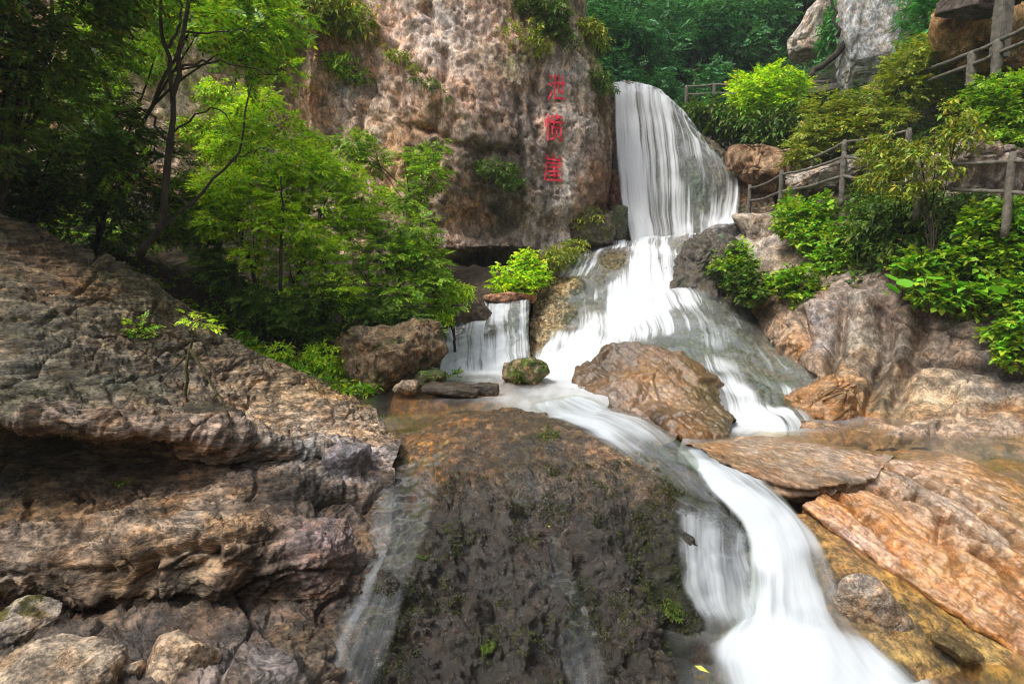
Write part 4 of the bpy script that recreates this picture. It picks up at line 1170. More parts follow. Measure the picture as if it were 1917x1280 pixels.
# left small cascade: rock and water
lc_rows = [
    [(845, 600, 11.9), (900, 572, 12.0), (940, 566, 12.0), (995, 560, 12.0)],
    [(838, 622, 11.3), (885, 592, 11.5), (935, 574, 11.6), (992, 570, 11.6)],
    [(832, 648, 10.9), (875, 625, 11.0), (925, 612, 11.05), (990, 612, 11.1)],
    [(826, 672, 10.5), (870, 662, 10.55), (920, 655, 10.55), (992, 655, 10.6)],
    [(822, 692, 10.15), (868, 693, 10.12), (920, 693, 10.12), (995, 692, 10.15)],
    [(820, 720, 9.95), (868, 720, 9.9), (920, 720, 9.9), (995, 720, 9.95)],
]
l0 = loft(lc_rows, 150, 120)
lcr = displace(l0, lambda p, n: 0.10 * fbm(p, 1.8, 3, seed=66) + 0.05 * fbm(p, 5, 3, seed=67), np.array([0, 0, 4.0]))
lct = paint(lcr, [(880, 620, (0.13, 0.13, 0.12), .9), (930, 600, (0.08, 0.12, 0.06), .9), (980, 600, (0.08, 0.11, 0.07), .9), (900, 660, (0.15, 0.15, 0.14), .9), (960, 660, (0.12, 0.13, 0.11), .9)], 3, .1)
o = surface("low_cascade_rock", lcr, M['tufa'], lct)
set_props(o, "dark stepped rock under the small white cascade left of the main fall", "rock")
lw = lift(l0, lambda p, n: 0.10 * fbm(p, 1.8, 3, seed=66), 0.05)
ld = spread(lw, [(850, 620, .4), (870, 640, .8), (900, 610, .85), (930, 585, .7), (925, 615, .2), (960, 585, .6), (945, 610, .3), (965, 620, .75), (985, 620, .6), (850, 670, .7), (880, 660, .9), (910, 650, .8), (930, 650, .6), (960, 660, .8), (985, 670, .75), (895, 680, .7), (860, 690, 1), (920, 690, 1), (980, 690, 1)], 3) * edges(lw, 0.06, seed=3)
o = surface("low_cascade_water", lw, M['cascade'], None, ld)
set_props(o, kind="structure")

# thin spout left of the upper fall's foot
sw = loft([[(1106, 412, 15.5), (1122, 412, 15.5)], [(1106, 430, 15.4), (1118, 430, 15.4)], [(1104, 458, 15.3), (1116, 458, 15.3)]], 14, 40)
o = surface("spout_water", sw, M['cascade'], None, 0.75 * edges(sw, 0.25, seed=4))
set_props(o, kind="structure")

# mid pool
pool_rows = [
    [Q(790, 10.4, .75), Q(900, 10.4, .75), Q(1000, 10.4, .75), Q(1080, 10.4, .75)],
    [Q(770, 9.4, .75), Q(880, 9.4, .75), Q(1000, 9.4, .75), Q(1110, 9.4, .75)],
    [Q(700, 8.3, .75), Q(820, 8.3, .75), Q(960, 8.3, .75), Q(1130, 8.3, .75)],
    [Q(640, 7.4, .75), Q(780, 7.4, .75), Q(930, 7.4, .75), Q(1140, 7.4, .74)],
    [Q(640, 6.8, .74), Q(780, 6.8, .75), Q(920, 6.8, .75), Q(1120, 6.8, .74)],
    [P(640, 826, 6.35), P(730, 815, 6.35), P(830, 795, 6.45), P(1060, 812, 6.3)],
    [P(640, 856, 5.95), P(730, 850, 5.92), P(830, 830, 6.1), P(1060, 860, 6.1)],
]
pw = loft(pool_rows, 160, 200)
pw[..., 2] += 0.006 * fbm(pw.reshape(-1, 3) * np.array([1, 2.5, 1]), 2.0, 3, seed=70).reshape(pw.shape[:2])
pd_ = spread(pw, [(860, 692, .9), (920, 694, .95), (980, 692, .8), (900, 705, .35), (1050, 705, 1.1), (1070, 720, .9), (1040, 730, .6), (1000, 720, .3), (850, 720, .2), (900, 735, .3), (960, 745, .5), (1000, 760, .55), (760, 745, .12), (720, 770, .12), (800, 770, .18), (880, 765, .25), (940, 765, .35), (1040, 775, .6), (1060, 785, .7), (700, 800, .1), (800, 810, .1), (900, 790, .15)], 3)
pw_o = surface("pool_water", pw, M['pool'], None, np.clip(pd_, 0.06, 2))
set_props(pw_o, kind="structure")

# stream sliding from the pool over the shoulder, then the white chute
film_rows = [
    [(985, 765, 7.0), (1020, 758, 7.25), (1050, 748, 7.6), (1080, 742, 7.8)],
    [(1000, 785, 6.6), (1060, 780, 6.8), (1110, 776, 7.0), (1160, 778, 7.05)],
    [(1050, 802, 6.25), (1120, 800, 6.35), (1180, 800, 6.45), (1240, 812, 6.45)],
    [(1110, 834, 5.92), (1200, 834, 5.95), (1250, 842, 5.98), (1292, 854, 6.0)],
    [(1170, 872, 5.55), (1245, 886, 5.5), (1300, 905, 5.4), (1335, 928, 5.25)],
    [(1225, 912, 5.2), (1290, 940, 5.1), (1345, 968, 4.98), (1392, 1002, 4.8)],
    [(1240, 935, 5.05), (1300, 962, 4.95), (1350, 985, 4.85), (1402, 1015, 4.7)],
]
ff0 = loft(film_rows, 120, 160)
ff = lift(ff0, lambda p, n: 0.03 * fbm(p, 1.6, 3, seed=76), 0.07)
fd = spread(ff, [(1020, 770, .4), (1060, 785, .85), (1100, 788, 1.0), (1150, 785, .8), (1120, 800, .9), (1190, 805, .75), (1240, 815, .6), (1180, 825, .4), (1230, 840, .28), (1280, 850, .3), (1200, 860, .14), (1260, 880, .12), (1320, 920, .1), (1250, 915, .08), (1340, 960, .08), (1385, 1000, .2)], 3) * edges(ff, 0.2, top=0.06, bot=.12, seed=15, jit=0.7)
o = surface("film_water", ff, M['chute'], None, fd)
set_props(o, kind="structure")

ch_rows = [
    [(1255, 842, 6.15), (1285, 842, 6.2), (1310, 845, 6.25), (1335, 852, 6.25)],
    [(1290, 878, 5.6), (1330, 872, 5.72), (1370, 880, 5.72), (1402, 892, 5.7)],
    [(1325, 930, 5.1), (1360, 915, 5.2), (1400, 908, 5.3), (1445, 918, 5.3)],
    [(1385, 1000, 4.78), (1425, 985, 4.85), (1470, 980, 4.9), (1515, 995, 4.88)],
    [(1395, 1090, 4.45), (1440, 1075, 4.45), (1500, 1068, 4.48), (1560, 1085, 4.5)],
    [(1370, 1175, 4.18), (1440, 1165, 4.12), (1520, 1155, 4.12), (1605, 1175, 4.15)],
    [(1320, 1225, 3.98), (1440, 1235, 3.82), (1560, 1235, 3.75), (1690, 1255, 3.75)],
    [(1340, 1330, 3.55), (1480, 1330, 3.5), (1620, 1330, 3.48), (1780, 1330, 3.48)],
    [(1400, 1500, 3.1), (1560, 1500, 3.05), (1700, 1500, 3.0), (1860, 1500, 3.0)],
]
hw0 = loft(ch_rows, 120, 300)
hrk = displace(hw0, lambda p, n: 0.04 * fbm(p, 2.0, 4, seed=75) - 0.14, np.array([1.0, -1, 4.0]))
hrt = paint(hrk, [(1300, 860, (0.26, 0.19, 0.13), .9), (1400, 960, (0.2, 0.2, 0.2), .9), (1500, 1100, (0.2, 0.2, 0.21), .9), (1500, 1250, (0.12, 0.10, 0.08), .9)], 3, .1)
o = surface("chute_rock", hrk, M['boulder'], hrt)
set_props(o, "smooth worn rock trough under the white chute right of the mossy rock", "rock")
hw = lift(hw0, lambda p, n: 0.05 * fbm(p * np.array([1, 1, .6]), 1.6, 3, seed=76), 0.05)
hd = spread(hw, [(1280, 845, .6), (1310, 848, .6), (1310, 870, 1.0), (1340, 880, 1.1), (1340, 910, 1.1), (1400, 930, 1.2), (1420, 960, 1.2), (1430, 915, .7), (1480, 990, 1.05), (1400, 1000, .95), (1440, 1040, 1.2), (1490, 1080, .85), (1540, 1080, .4), (1410, 1080, .45), (1450, 1120, .7), (1500, 1120, .8), (1520, 1150, .65), (1580, 1160, .3), (1400, 1160, .5), (1440, 1180, 1.1), (1350, 1210, .7), (1420, 1220, 1.1), (1550, 1220, 1.2), (1640, 1240, 1.0), (1480, 1260, 1.0), (1600, 1275, 1.2), (1380, 1260, .5), (1680, 1275, .9)], 4) * edges(hw, 0.16, top=0.06, seed=5, jit=0.7)
o = surface("chute_water", hw, M['chute'], None, hd)
set_props(o, kind="structure")

# side veil off the shoulder of the mossy rock
vl_rows = [
    [(1225, 905, 5.2), (1290, 930, 5.15), (1350, 960, 5.0), (1405, 1005, 4.75)],
    [(1255, 955, 4.9), (1310, 970, 4.85), (1360, 990, 4.75), (1405, 1025, 4.62)],
    [(1262, 1040, 4.55), (1310, 1045, 4.5), (1360, 1055, 4.48), (1415, 1075, 4.45)],
    [(1275, 1110, 4.32), (1320, 1120, 4.28), (1370, 1130, 4.25), (1420, 1140, 4.25)],
    [(1320, 1185, 4.12), (1350, 1190, 4.08), (1390, 1195, 4.05), (1430, 1200, 4.05)],
]
vw = loft(vl_rows, 110, 150)
vw = lift(vw, lambda p, n: 0.03 * fbm(p * np.array([3, 3, .4]), 1.5, 3, seed=78), 0.03)
vd = spread(vw, [(1240, 930, .0), (1300, 945, .12), (1360, 980, .2), (1400, 1010, .5), (1290, 980, .45), (1330, 1000, .45), (1280, 1060, .3), (1300, 1060, .5), (1340, 1060, .42), (1385, 1070, .62), (1310, 1110, .42), (1350, 1130, .45), (1395, 1120, .7), (1350, 1180, .6), (1410, 1180, .9)], 3) * edges(vw, 0.15, top=.15, bot=.2, seed=6)
o = surface("veil_water", vw, M['chute'], None, vd)
set_props(o, kind="structure")

fa_rows = [
    [(905, 862, 5.5), (950, 862, 5.5), (1000, 862, 5.5), (1045, 868, 5.5)],
    [(940, 905, 5.2), (975, 905, 5.2), (1010, 905, 5.2), (1050, 910, 5.2)],
    [(960, 970, 4.85), (990, 970, 4.85), (1025, 972, 4.85), (1060, 975, 4.85)],
    [(975, 1040, 4.52), (1010, 1040, 4.52), (1050, 1042, 4.52), (1090, 1045, 4.52)],
    [(1000, 1120, 4.18), (1040, 1120, 4.18), (1075, 1120, 4.18), (1115, 1122, 4.18)],
    [(1035, 1225, 3.8), (1070, 1225, 3.8), (1105, 1225, 3.81), (1140, 1225, 3.82)],
    [(1050, 1330, 3.48), (1085, 1330, 3.48), (1120, 1330, 3.48), (1150, 1330, 3.5)],
]
fa = loft(fa_rows, 80, 220)
fa = lift(fa, lambda p, n: 0.05 * fbm(p, 2.2, 4, .6, seed=82), 0.015)
fad = spread(fa, [(950, 870, .1), (1000, 870, .15), (1000, 930, .2), (1000, 1000, .3), (1040, 1000, .2), (1020, 1060, .3), (1060, 1080, .22), (1060, 1150, .3), (1090, 1220, .4), (1100, 1270, .45)], 3) * edges(fa, 0.3, top=.12, seed=17, jit=.9)
o = surface("face_film_water", fa, M['chute'], None, fad * 0.36)
set_props(o, kind="structure")

# brown trickle down the left gully of the mossy rock
tr_rows = [
    [(690, 815, 6.4), (740, 808, 6.42), (810, 800, 6.45), (890, 783, 6.5)],
    [(690, 868, 5.72), (735, 862, 5.75), (790, 856, 5.75), (860, 848, 5.75)],
    [(695, 930, 5.15), (735, 930, 5.12), (780, 930, 5.12), (830, 928, 5.15)],
    [(685, 1010, 4.65), (720, 1010, 4.64), (760, 1010, 4.64), (805, 1005, 4.65)],
    [(655, 1100, 4.18), (695, 1105, 4.18), (730, 1105, 4.18), (770, 1100, 4.2)],
    [(600, 1210, 3.75), (650, 1215, 3.75), (695, 1220, 3.74), (740, 1220, 3.74)],
    [(560, 1320, 3.4), (610, 1330, 3.4), (660, 1340, 3.4), (705, 1340, 3.42)],
]
tr_rows = [tr_rows[0]] + [[(a, b, d - .05 - .04 * min(k, 4)) for a, b, d in r] for k, r in enumerate(tr_rows[1:])]
tw = loft(tr_rows, 110, 240)
tw = lift(tw, lambda p, n: 0.04 * fbm(p * np.array([2.5, 2.5, .6]), 1.3, 3, seed=79), 0.02)
td = spread(tw, [(700, 850, .1), (780, 830, .12), (710, 900, .2), (800, 890, .15), (710, 950, .36), (770, 950, .2), (700, 1000, .5), (750, 1010, .25), (680, 1080, .5), (730, 1080, .28), (650, 1150, .5), (710, 1150, .3), (625, 1230, .5), (690, 1230, .3), (600, 1275, .45)], 3) * edges(tw, 0.2, top=.06, seed=7)
o = surface("trickle_water", tw, M['chute'], None, td * 0.5)
set_props(o, kind="structure")

# right pool and the stream feeding it from the right edge
rp_rows = [
    [Q(1340, 8.4, .46), Q(1480, 8.2, .46), Q(1600, 7.9, .46), Q(1760, 7.6, .46), Q(2100, 7.4, .5), Q(2600, 7.2, .56)],
    [Q(1320, 7.6, .46), Q(1440, 7.5, .46), Q(1600, 7.4, .46), Q(1760, 7.2, .46), Q(2100, 7.0, .49), Q(2600, 6.8, .55)],
    [Q(1285, 7.0, .455), Q(1440, 6.9, .46), Q(1600, 6.9, .46), Q(1760, 6.8, .46), Q(2100, 6.6, .48), Q(2600, 6.4, .54)],
    [Q(1270, 6.2, .44), Q(1430, 6.1, .44), Q(1600, 6.0, .44), Q(1760, 6.0, .44), Q(2100, 5.9, .45), Q(2600, 5.7, .5)],
    [Q(1270, 5.9, .33), Q(1430, 5.8, .36), Q(1600, 5.6, .36), Q(1760, 5.6, .34), Q(2100, 5.4, .36), Q(2600, 5.3, .38)],
]
rw = loft(rp_rows, 260, 90)
rw[..., 2] += 0.006 * fbm(rw.reshape(-1, 3) * np.array([1, 2.5, 1]), 2.0, 3, seed=72).reshape(rw.shape[:2])
rdn = spread(rw, [(1430, 795, 1.0), (1390, 802, .6), (1480, 800, .4), (1350, 815, .25), (1450, 812, .15), (1550, 820, .2), (1650, 825, .15), (1310, 830, .35), (1800, 850, .22), (1900, 850, .3), (1900, 870, .2), (2100, 860, .2), (1600, 830, .12)], 3)
o = surface("right_pool_water", rw, M['pool'], None, np.clip(rdn, 0.06, 2))
set_props(o, kind="structure")

# lower pool and the golden shallows
lp_rows = [[Q(a, d, -.44) for a in (1205, 1290, 1400, 1600, 1800, 2100, 2500)] for d in (5.3, 4.6, 4.1, 3.6, 3.1, 2.2, 1.2)]
lpw = loft(lp_rows, 160, 160)
lpw[..., 2] += 0.006 * fbm(lpw.reshape(-1, 3) * np.array([1, 1.5, 1]), 3.0, 3, seed=73).reshape(lpw.shape[:2])
lpd = spread(lpw, [(1300, 1215, .2), (1350, 1215, .4), (1270, 1250, .08), (1340, 1265, .12), (1420, 1240, .55), (1550, 1230, 1.0), (1640, 1260, .9), (1700, 1270, .6), (1760, 1270, .2), (1850, 1230, .07), (1900, 1200, .07), (1700, 1150, .1), (1800, 1250, .1)], 3)
o = surface("lower_pool_water", lpw, M['pool'], None, np.clip(lpd, 0.06, 2))
set_props(o, kind="structure")

# ------------------------------------------------------------------ ground sheet
gx = np.concatenate([np.linspace(-40, -11, 16)[:-1], np.linspace(-11, 16, 330), np.linspace(16, 45, 16)[1:]])
gy = np.concatenate([np.linspace(-34, -7, 30)[:-1], np.linspace(-7, 1.5, 12)[:-1], np.linspace(1.5, 26, 300), np.linspace(26, 48, 40)[1:]])
XX, YY = np.meshgrid(gx, gy)
fxy = np.stack([XX.ravel(), YY.ravel()], 1)
gz = np.clip(ground_z(fxy), -0.9, 45)
gp = np.c_[fxy, gz]
rough_amt = sstep(1.0, 3.0, gz) * 0.22 + 0.03
gp[:, 2] += rough_amt * fbm(gp * np.array([1, 1, 0.3]), 0.9, 5, 0.55, seed=2)
# unseen gorge sides beyond the frame, raised to block low sky light
side = sstep(9.5, 17, -gp[:, 0]) * 9 * sstep(-9, -2, gp[:, 1]) + sstep(12, 22, gp[:, 0]) * 9 + sstep(5, 22, -gp[:, 1]) * 15
gp[:, 2] += side
# the ground keeps below the rocks that lie on it
nyg, nxg = len(gy), len(gx)
low = np.full((nyg, nxg), 1e9)
for g in (tg, mg, bg_, ag, ug, kg, sg, og, eg, lcr, hrk, lg):
    f = g.reshape(-1, 3)
    ix = np.clip(np.searchsorted(gx, f[:, 0]), 0, nxg - 1)
    iy = np.clip(np.searchsorted(gy, f[:, 1]), 0, nyg - 1)
    one = np.full((nyg, nxg), 1e9)
    np.minimum.at(one, (iy, ix), f[:, 2])
    for _ in range(2):
        pd0 = np.pad(one, 1, constant_values=1e9)
        one = np.min([pd0[a:a + nyg, b:b + nxg] for a in (0, 1, 2) for b in (0, 1, 2)], axis=0)
    low = np.minimum(low, one - 0.12)
gp[:, 2] = np.minimum(gp[:, 2], low.ravel())
soil = np.tile(np.array([0.075, 0.055, 0.035, 0.0]), (len(gp), 1))
far_ = np.maximum(sstep(4, 8, -gp[:, 1]), sstep(9, 13, np.abs(gp[:, 0])))[:, None]
soil = soil * (1 - far_) + far_ * np.array([0.04, 0.06, 0.02, 0.0])
bedm = sstep(1.1, 0.6, gz)[:, None] * (1 - far_)
soil = soil * (1 - bedm) + bedm * np.array([0.46, 0.26, 0.085, 0.6])
gnd = surface("ground", gp.reshape(len(gy), len(gx), 3), M['soil'], soil)
set_props(gnd, kind="structure")

# ------------------------------------------------------------------ loose rocks
B = boulder
B("boulder", "large angular brown boulder standing before the bushes left of the small cascade", 732, 668, 8.6, 205, 135, M['boulder'], (0.25, 0.18, 0.11), 0.7, 6, 3, rot=0.3, tilt=0.12, cuts=9, rough=0.11, strat=(0.5, 0.2, 0.8), moss=(0.07, 0.08, 0.02, -0.25))
B("boulder", "mossy cracked rock in mid stream at the left foot of the main cascade", 985, 697, 9.0, 88, 58, M['boulder'], (0.26, 0.2, 0.13), 0.8, 5, 5, cuts=6, moss=(0.07, 0.11, 0.015, 0.0))
B("boulder", "dome of dark rock above the left shoulder of the small cascade", 876, 592, 11.9, 128, 86, M['boulder'], (0.12, 0.095, 0.075), 0.9, 5, 8, cuts=4, rough=0.08)
B("boulder", "flat dark stepping rock at the back of the pool", 845, 730, 7.9, 110, 28, M['boulder'], (0.08, 0.06, 0.04), 0.6, 5, 12, wet=.6)
B("boulder", "small dark wet rock right of the flat stepping rock in the pool", 905, 727, 8.0, 62, 24, M['boulder'], (0.07, 0.05, 0.03), 0.7, 5, 13, wet=.6)
B("boulder", "pale tan cobble on the pool edge before the large angular boulder", 757, 727, 7.9, 58, 30, M['boulder'], (0.40, 0.32, 0.24), 0.8, 5, 14)
B("boulder", "mossy green low rock beneath the right end of the large angular boulder", 800, 708, 8.3, 70, 30, M['boulder'], (0.12, 0.10, 0.05), 0.8, 5, 15, moss=(0.07, 0.11, 0.015, 0.15))
B("boulder", "pinkish orange ledge stone above the small cascade", 955, 556, 12.0, 100, 24, M['boulder'], (0.52, 0.28, 0.17), 0.8, 5, 16)
B("boulder", "dark log shaped rock lodged at the base of the mossy dead branch", 392, 792, 4.95, 120, 58, M['left'], (0.075, 0.065, 0.04), 0.8, 5, 17, tilt=-0.25, cuts=4)
B("boulder", "grey stone beside the foot of the upper waterfall on its right", 1345, 438, 15.2, 68, 34, M['boulder'], (0.22, 0.22, 0.23), 0.9, 5, 18)
B("boulder", "mossy dark rock hump left of the upper waterfall foot", 1092, 425, 15.6, 110, 74, M['tufa'], (0.10, 0.085, 0.05), 0.9, 5, 19, moss=(0.12, 0.13, 0.015, 0.1), cuts=3)
B("boulder", "narrow green mossed rock touching the left edge of the upper waterfall", 1158, 418, 15.7, 36, 64, M['tufa'], (0.08, 0.08, 0.04), 0.9, 5, 20, moss=(0.05, 0.09, 0.015, 0.1), cuts=3)
B("boulder", "tan stone with sunlit top standing in the bottom left foreground", 335, 1252, 2.95, 190, 128, M['boulder'], (0.46, 0.35, 0.25), 0.6, 6, 21, rot=0.35, tilt=0.12, cuts=8, rough=0.06)
B("boulder", "low slanted pale stone in the bottom left corner", 95, 1262, 2.75, 260, 92, M['boulder'], (0.40, 0.32, 0.24), 0.6, 6, 22, tilt=-0.12, cuts=7, rough=0.07)
B("boulder", "grey stone with mossy side at the left edge behind the corner stone", 30, 1180, 3.15, 150, 110, M['boulder'], (0.33, 0.28, 0.23), 0.7, 6, 23, cuts=8, rough=0.07, moss=(0.10, 0.09, 0.02, -0.35))
B("boulder", "narrow tan stone leaning against the sunlit foreground stone", 245, 1262, 2.85, 50, 50, M['boulder'], (0.42, 0.33, 0.25), 0.8, 5, 24)
B("boulder", "grey wet rock half under mist right of the white chute", 1660, 1190, 4.2, 115, 300, M['boulder'], (0.40, 0.33, 0.27), 0.5, 6, 25, tilt=0.62, cuts=3, rough=0.05, wet=1.0, boxy=.9)
B("boulder", "olive weedy stone lying in the golden shallows", 1790, 1215, 3.95, 110, 40, M['boulder'], (0.14, 0.10, 0.03), 0.7, 5, 26, tilt=-0.4, wet=.8)
B("boulder", "rounded bulging block in the ledge of the left outcrop, larger one", 352, 1010, 3.78, 138, 100, M['left'], (0.33, 0.27, 0.21), 0.5, 6, 27, cuts=3, rough=0.07)
B("boulder", "ochre stained block in the outcrop ledge beside the larger bulging block", 458, 1002, 3.88, 92, 86, M['left'], (0.40, 0.30, 0.19), 0.6, 5, 28, cuts=4, rough=0.08)
B("boulder", "rounded grey wet rock at the trickle lip beside the mossy rock", 650, 868, 5.25, 90, 80, M['boulder'], (0.20, 0.19, 0.22), 0.7, 5, 29, wet=.9, cuts=3)
B("boulder", "wet purple grey rock left of the brown trickle", 605, 1030, 4.1, 110, 120, M['boulder'], (0.24, 0.18, 0.18), 0.6, 6, 30, wet=.9, cuts=6)
B("boulder", "wet reddish brown rock at the right foot of the fanning cascade", 1545, 745, 8.0, 130, 95, M['orange'], (0.34, 0.19, 0.08), 0.7, 6, 31, tilt=0.3, cuts=10, boxy=.4, wet=.6, rough=.18, strat=(0.2, -.4, 0.9))
B("boulder", "pale rock face high on the right slope left of the fallen trunk", 1522, 72, 22, 80, 120, M['cliff'], (0.48, 0.42, 0.36), 0.8, 6, 32, tilt=-0.55, cuts=12, boxy=.35)
B("boulder", "tall smooth grey leaning rock right of the fallen trunk", 1622, 50, 19.4, 100, 270, M['bank'], (0.52, 0.52, 0.54), 0.6, 6, 33, tilt=-0.12, cuts=6, rough=0.05, boxy=.35)
B("boulder", "ochre rock wall behind the grey post in the top right corner", 1850, 70, 14.5, 240, 170, M['cliff'], (0.45, 0.29, 0.13), 0.5, 6, 35, cuts=14, boxy=.25, rough=.22, strat=(0.1, 0, 1))
B("boulder", "dark overhanging rock above the ochre wall at the top right", 1840, 5, 13.2, 130, 60, M['boulder'], (0.09, 0.07, 0.06), 0.7, 5, 36)
B("boulder", "tan rock at the foot of the dark bushes below the far walkway", 1425, 312, 16.4, 130, 90, M['cliff'], (0.34, 0.22, 0.13), 0.8, 6, 37, cuts=10, boxy=.4, rough=.2, tilt=-.3)
B("boulder", "pale rock behind the lower railing near the slope bend", 1530, 340, 14.2, 130, 60, M['cliff'], (0.42, 0.38, 0.33), 0.8, 6, 38, cuts=10, boxy=.4, rough=.2)
B("boulder", "pinkish grey rock behind the lower railing by its tallest post", 1800, 335, 10.6, 240, 120, M['cliff'], (0.34, 0.28, 0.24), 0.5, 6, 39, cuts=10, boxy=.4, rough=.2, strat=(0.1, 0, 1))
B("boulder", "tan rock below the railing end right of the upper fall foot", 1425, 425, 14.4, 100, 70, M['cliff'], (0.40, 0.34, 0.28), 0.8, 5, 40)

# ------------------------------------------------------------------ foliage
def t_pinnate(pairs=4):
    V, F = [], []
    def leaf(base, d, ln, wd):
        d = np.array(d, float); d /= np.linalg.norm(d)
        s = np.cross(d, [0, 0, 1.0])
        k = len(V)
        V.extend([base, base + d * ln * .45 + s * wd + np.array([0, 0, -.06 * ln]), base + d * ln + np.array([0, 0, -.18 * ln]), base + d * ln * .45 - s * wd + np.array([0, 0, -.06 * ln])])
        F.append([k, k + 1, k + 2, k + 3])
    for i in range(pairs):
        x = 0.15 + 0.7 * i / pairs
        b = np.array([x, 0, -.10 * x * x])
        for sgn in (-1, 1):
            leaf(b, (0.55, sgn, 0.0), 0.34, 0.085)
    leaf(np.array([0.8, 0, -.07]), (1, 0, -.1), 0.38, 0.09)
    return np.array(V), np.array(F)


def t_simple(nl=5, w=0.22):
    """A twig end with a few plain leaves set round it."""
    r = np.random.default_rng(5)
    V, F = [], []
    for i in range(nl):
        a = i * 2.4
        d = np.array([0.6 + 0.4 * math.cos(a), 0.8 * math.sin(a), 0.35 * math.cos(a * 1.7)])
        d /= np.linalg.norm(d)
        s = np.cross(d, [0, 0.1, 1.0]); s /= np.linalg.norm(s)
        b = np.array([0.15 * i, 0, 0])
        L = 0.55
        k = len(V)
        V.extend([b, b + d * L * .5 + s * w * L + np.array([0, 0, .03]), b + d * L + np.array([0, 0, -.1]), b + d * L * .5 - s * w * L + np.array([0, 0, .03])])
        F.append([k, k + 1, k + 2, k + 3])
    return np.array(V), np.array(F)


def t_blade():
    V, F = [], []
    r = np.random.default_rng(9)
    for i in range(5):
        a = r.uniform(0, 6.28); l = r.uniform(.6, 1.0); sp = r.uniform(.1, .5)
        d = np.array([math.cos(a), math.sin(a), 0]); s = np.array([-d[1], d[0], 0]) * 0.022
        k = len(V)
        p1 = d * sp * .35 * l + np.array([0, 0, .6 * l]); p2 = d * sp * l + np.array([0, 0, .95 * l])
        V.extend([-s, s, p1 + s, p1 - s, p2]); F.append([k, k + 1, k + 2, k + 3]); F.append([k + 3, k + 2, k + 4, k + 4])
    return np.array(V), F


TPL = {'pinnate': t_pinnate(4), 'simple': t_simple(), 'round': t_simple(4, 0.36)}


def scatter_mesh(name, pts, dirs, sizes, tpl, seed=0, droop=0.25, roll=0.35):
    """Bakes one leafy spray per point into one mesh. dirs: preferred outward direction of each spray."""
    r = np.random.default_rng(seed)
    V, F = TPL[tpl]
    n = len(pts)
    d = dirs + r.normal(size=(n, 3)) * 0.45
    d[:, 2] = d[:, 2] * 0.55 - droop * r.uniform(0, 1, n)
    d /= np.maximum(np.linalg.norm(d, axis=1, keepdims=True), 1e-6)
    up = np.tile([0, 0, 1.0], (n, 1)) + r.normal(size=(n, 3)) * roll
    s = np.cross(up, d); s /= np.maximum(np.linalg.norm(s, axis=1, keepdims=True), 1e-6)
    u = np.cross(d, s)
    R = np.stack([d, s, u], 2) * np.asarray(sizes).reshape(-1, 1, 1)
    W = np.einsum('nij,kj->nki', R, V) + pts[:, None]
    idx = (np.arange(n) * len(V))[:, None, None] + F[None]
    return W.reshape(-1, 3), idx.reshape(-1)


def crown_pts(clumps, n, seed, gap=0.0, gfreq=1.6, flat=0.7):
    """Points in ellipsoidal clumps (centre, radius), denser towards their outside, thinned by noise to leave gaps."""
    r = np.random.default_rng(seed)
    vol = np.array([c[1] ** 2.2 for c in clumps])
    k = r.choice(len(clumps), n, p=vol / vol.sum())
    cen = np.array([c[0] for c in clumps])[k]
    rad = np.array([c[1] for c in clumps])[k]
    d = r.normal(size=(n, 3)); d /= np.linalg.norm(d, axis=1, keepdims=True)
    q = r.uniform(0, 1, n) ** 0.45
    off = d * (q * rad)[:, None]
    off[:, 2] *= flat
    # layers: leaves gather in near-level sprays
    lay = 0.16 * rad.mean() + 0.08
    off[:, 2] = off[:, 2] * 0.55 + 0.45 * np.round(off[:, 2] / lay) * lay
    p = cen + off
    if gap > -1:
        keep = fbm(p, gfreq, 3, seed=seed + 3) > gap - 0.35
        p, d, off = p[keep], d[keep], off[keep]
    d = d * np.array([1, 1, .5])
    return p, d


def leaf_obj(name, pts, dirs, size, tpl, mat, parent=None, org=None, seed=0, droop=0.25, var=0.5):
    r = np.random.default_rng(seed + 50)
    v, idx = scatter_mesh(name, pts, dirs, size * r.uniform(1 - var, 1 + var, len(pts)), tpl, seed, droop)
    o0 = np.zeros(3) if org is None else np.array(org)
    me = raw_mesh(name, v - o0, idx, np.full(len(idx) // 4, 4), False)
    return link(name, me, mat, parent, Vector(o0) if parent is None else None)


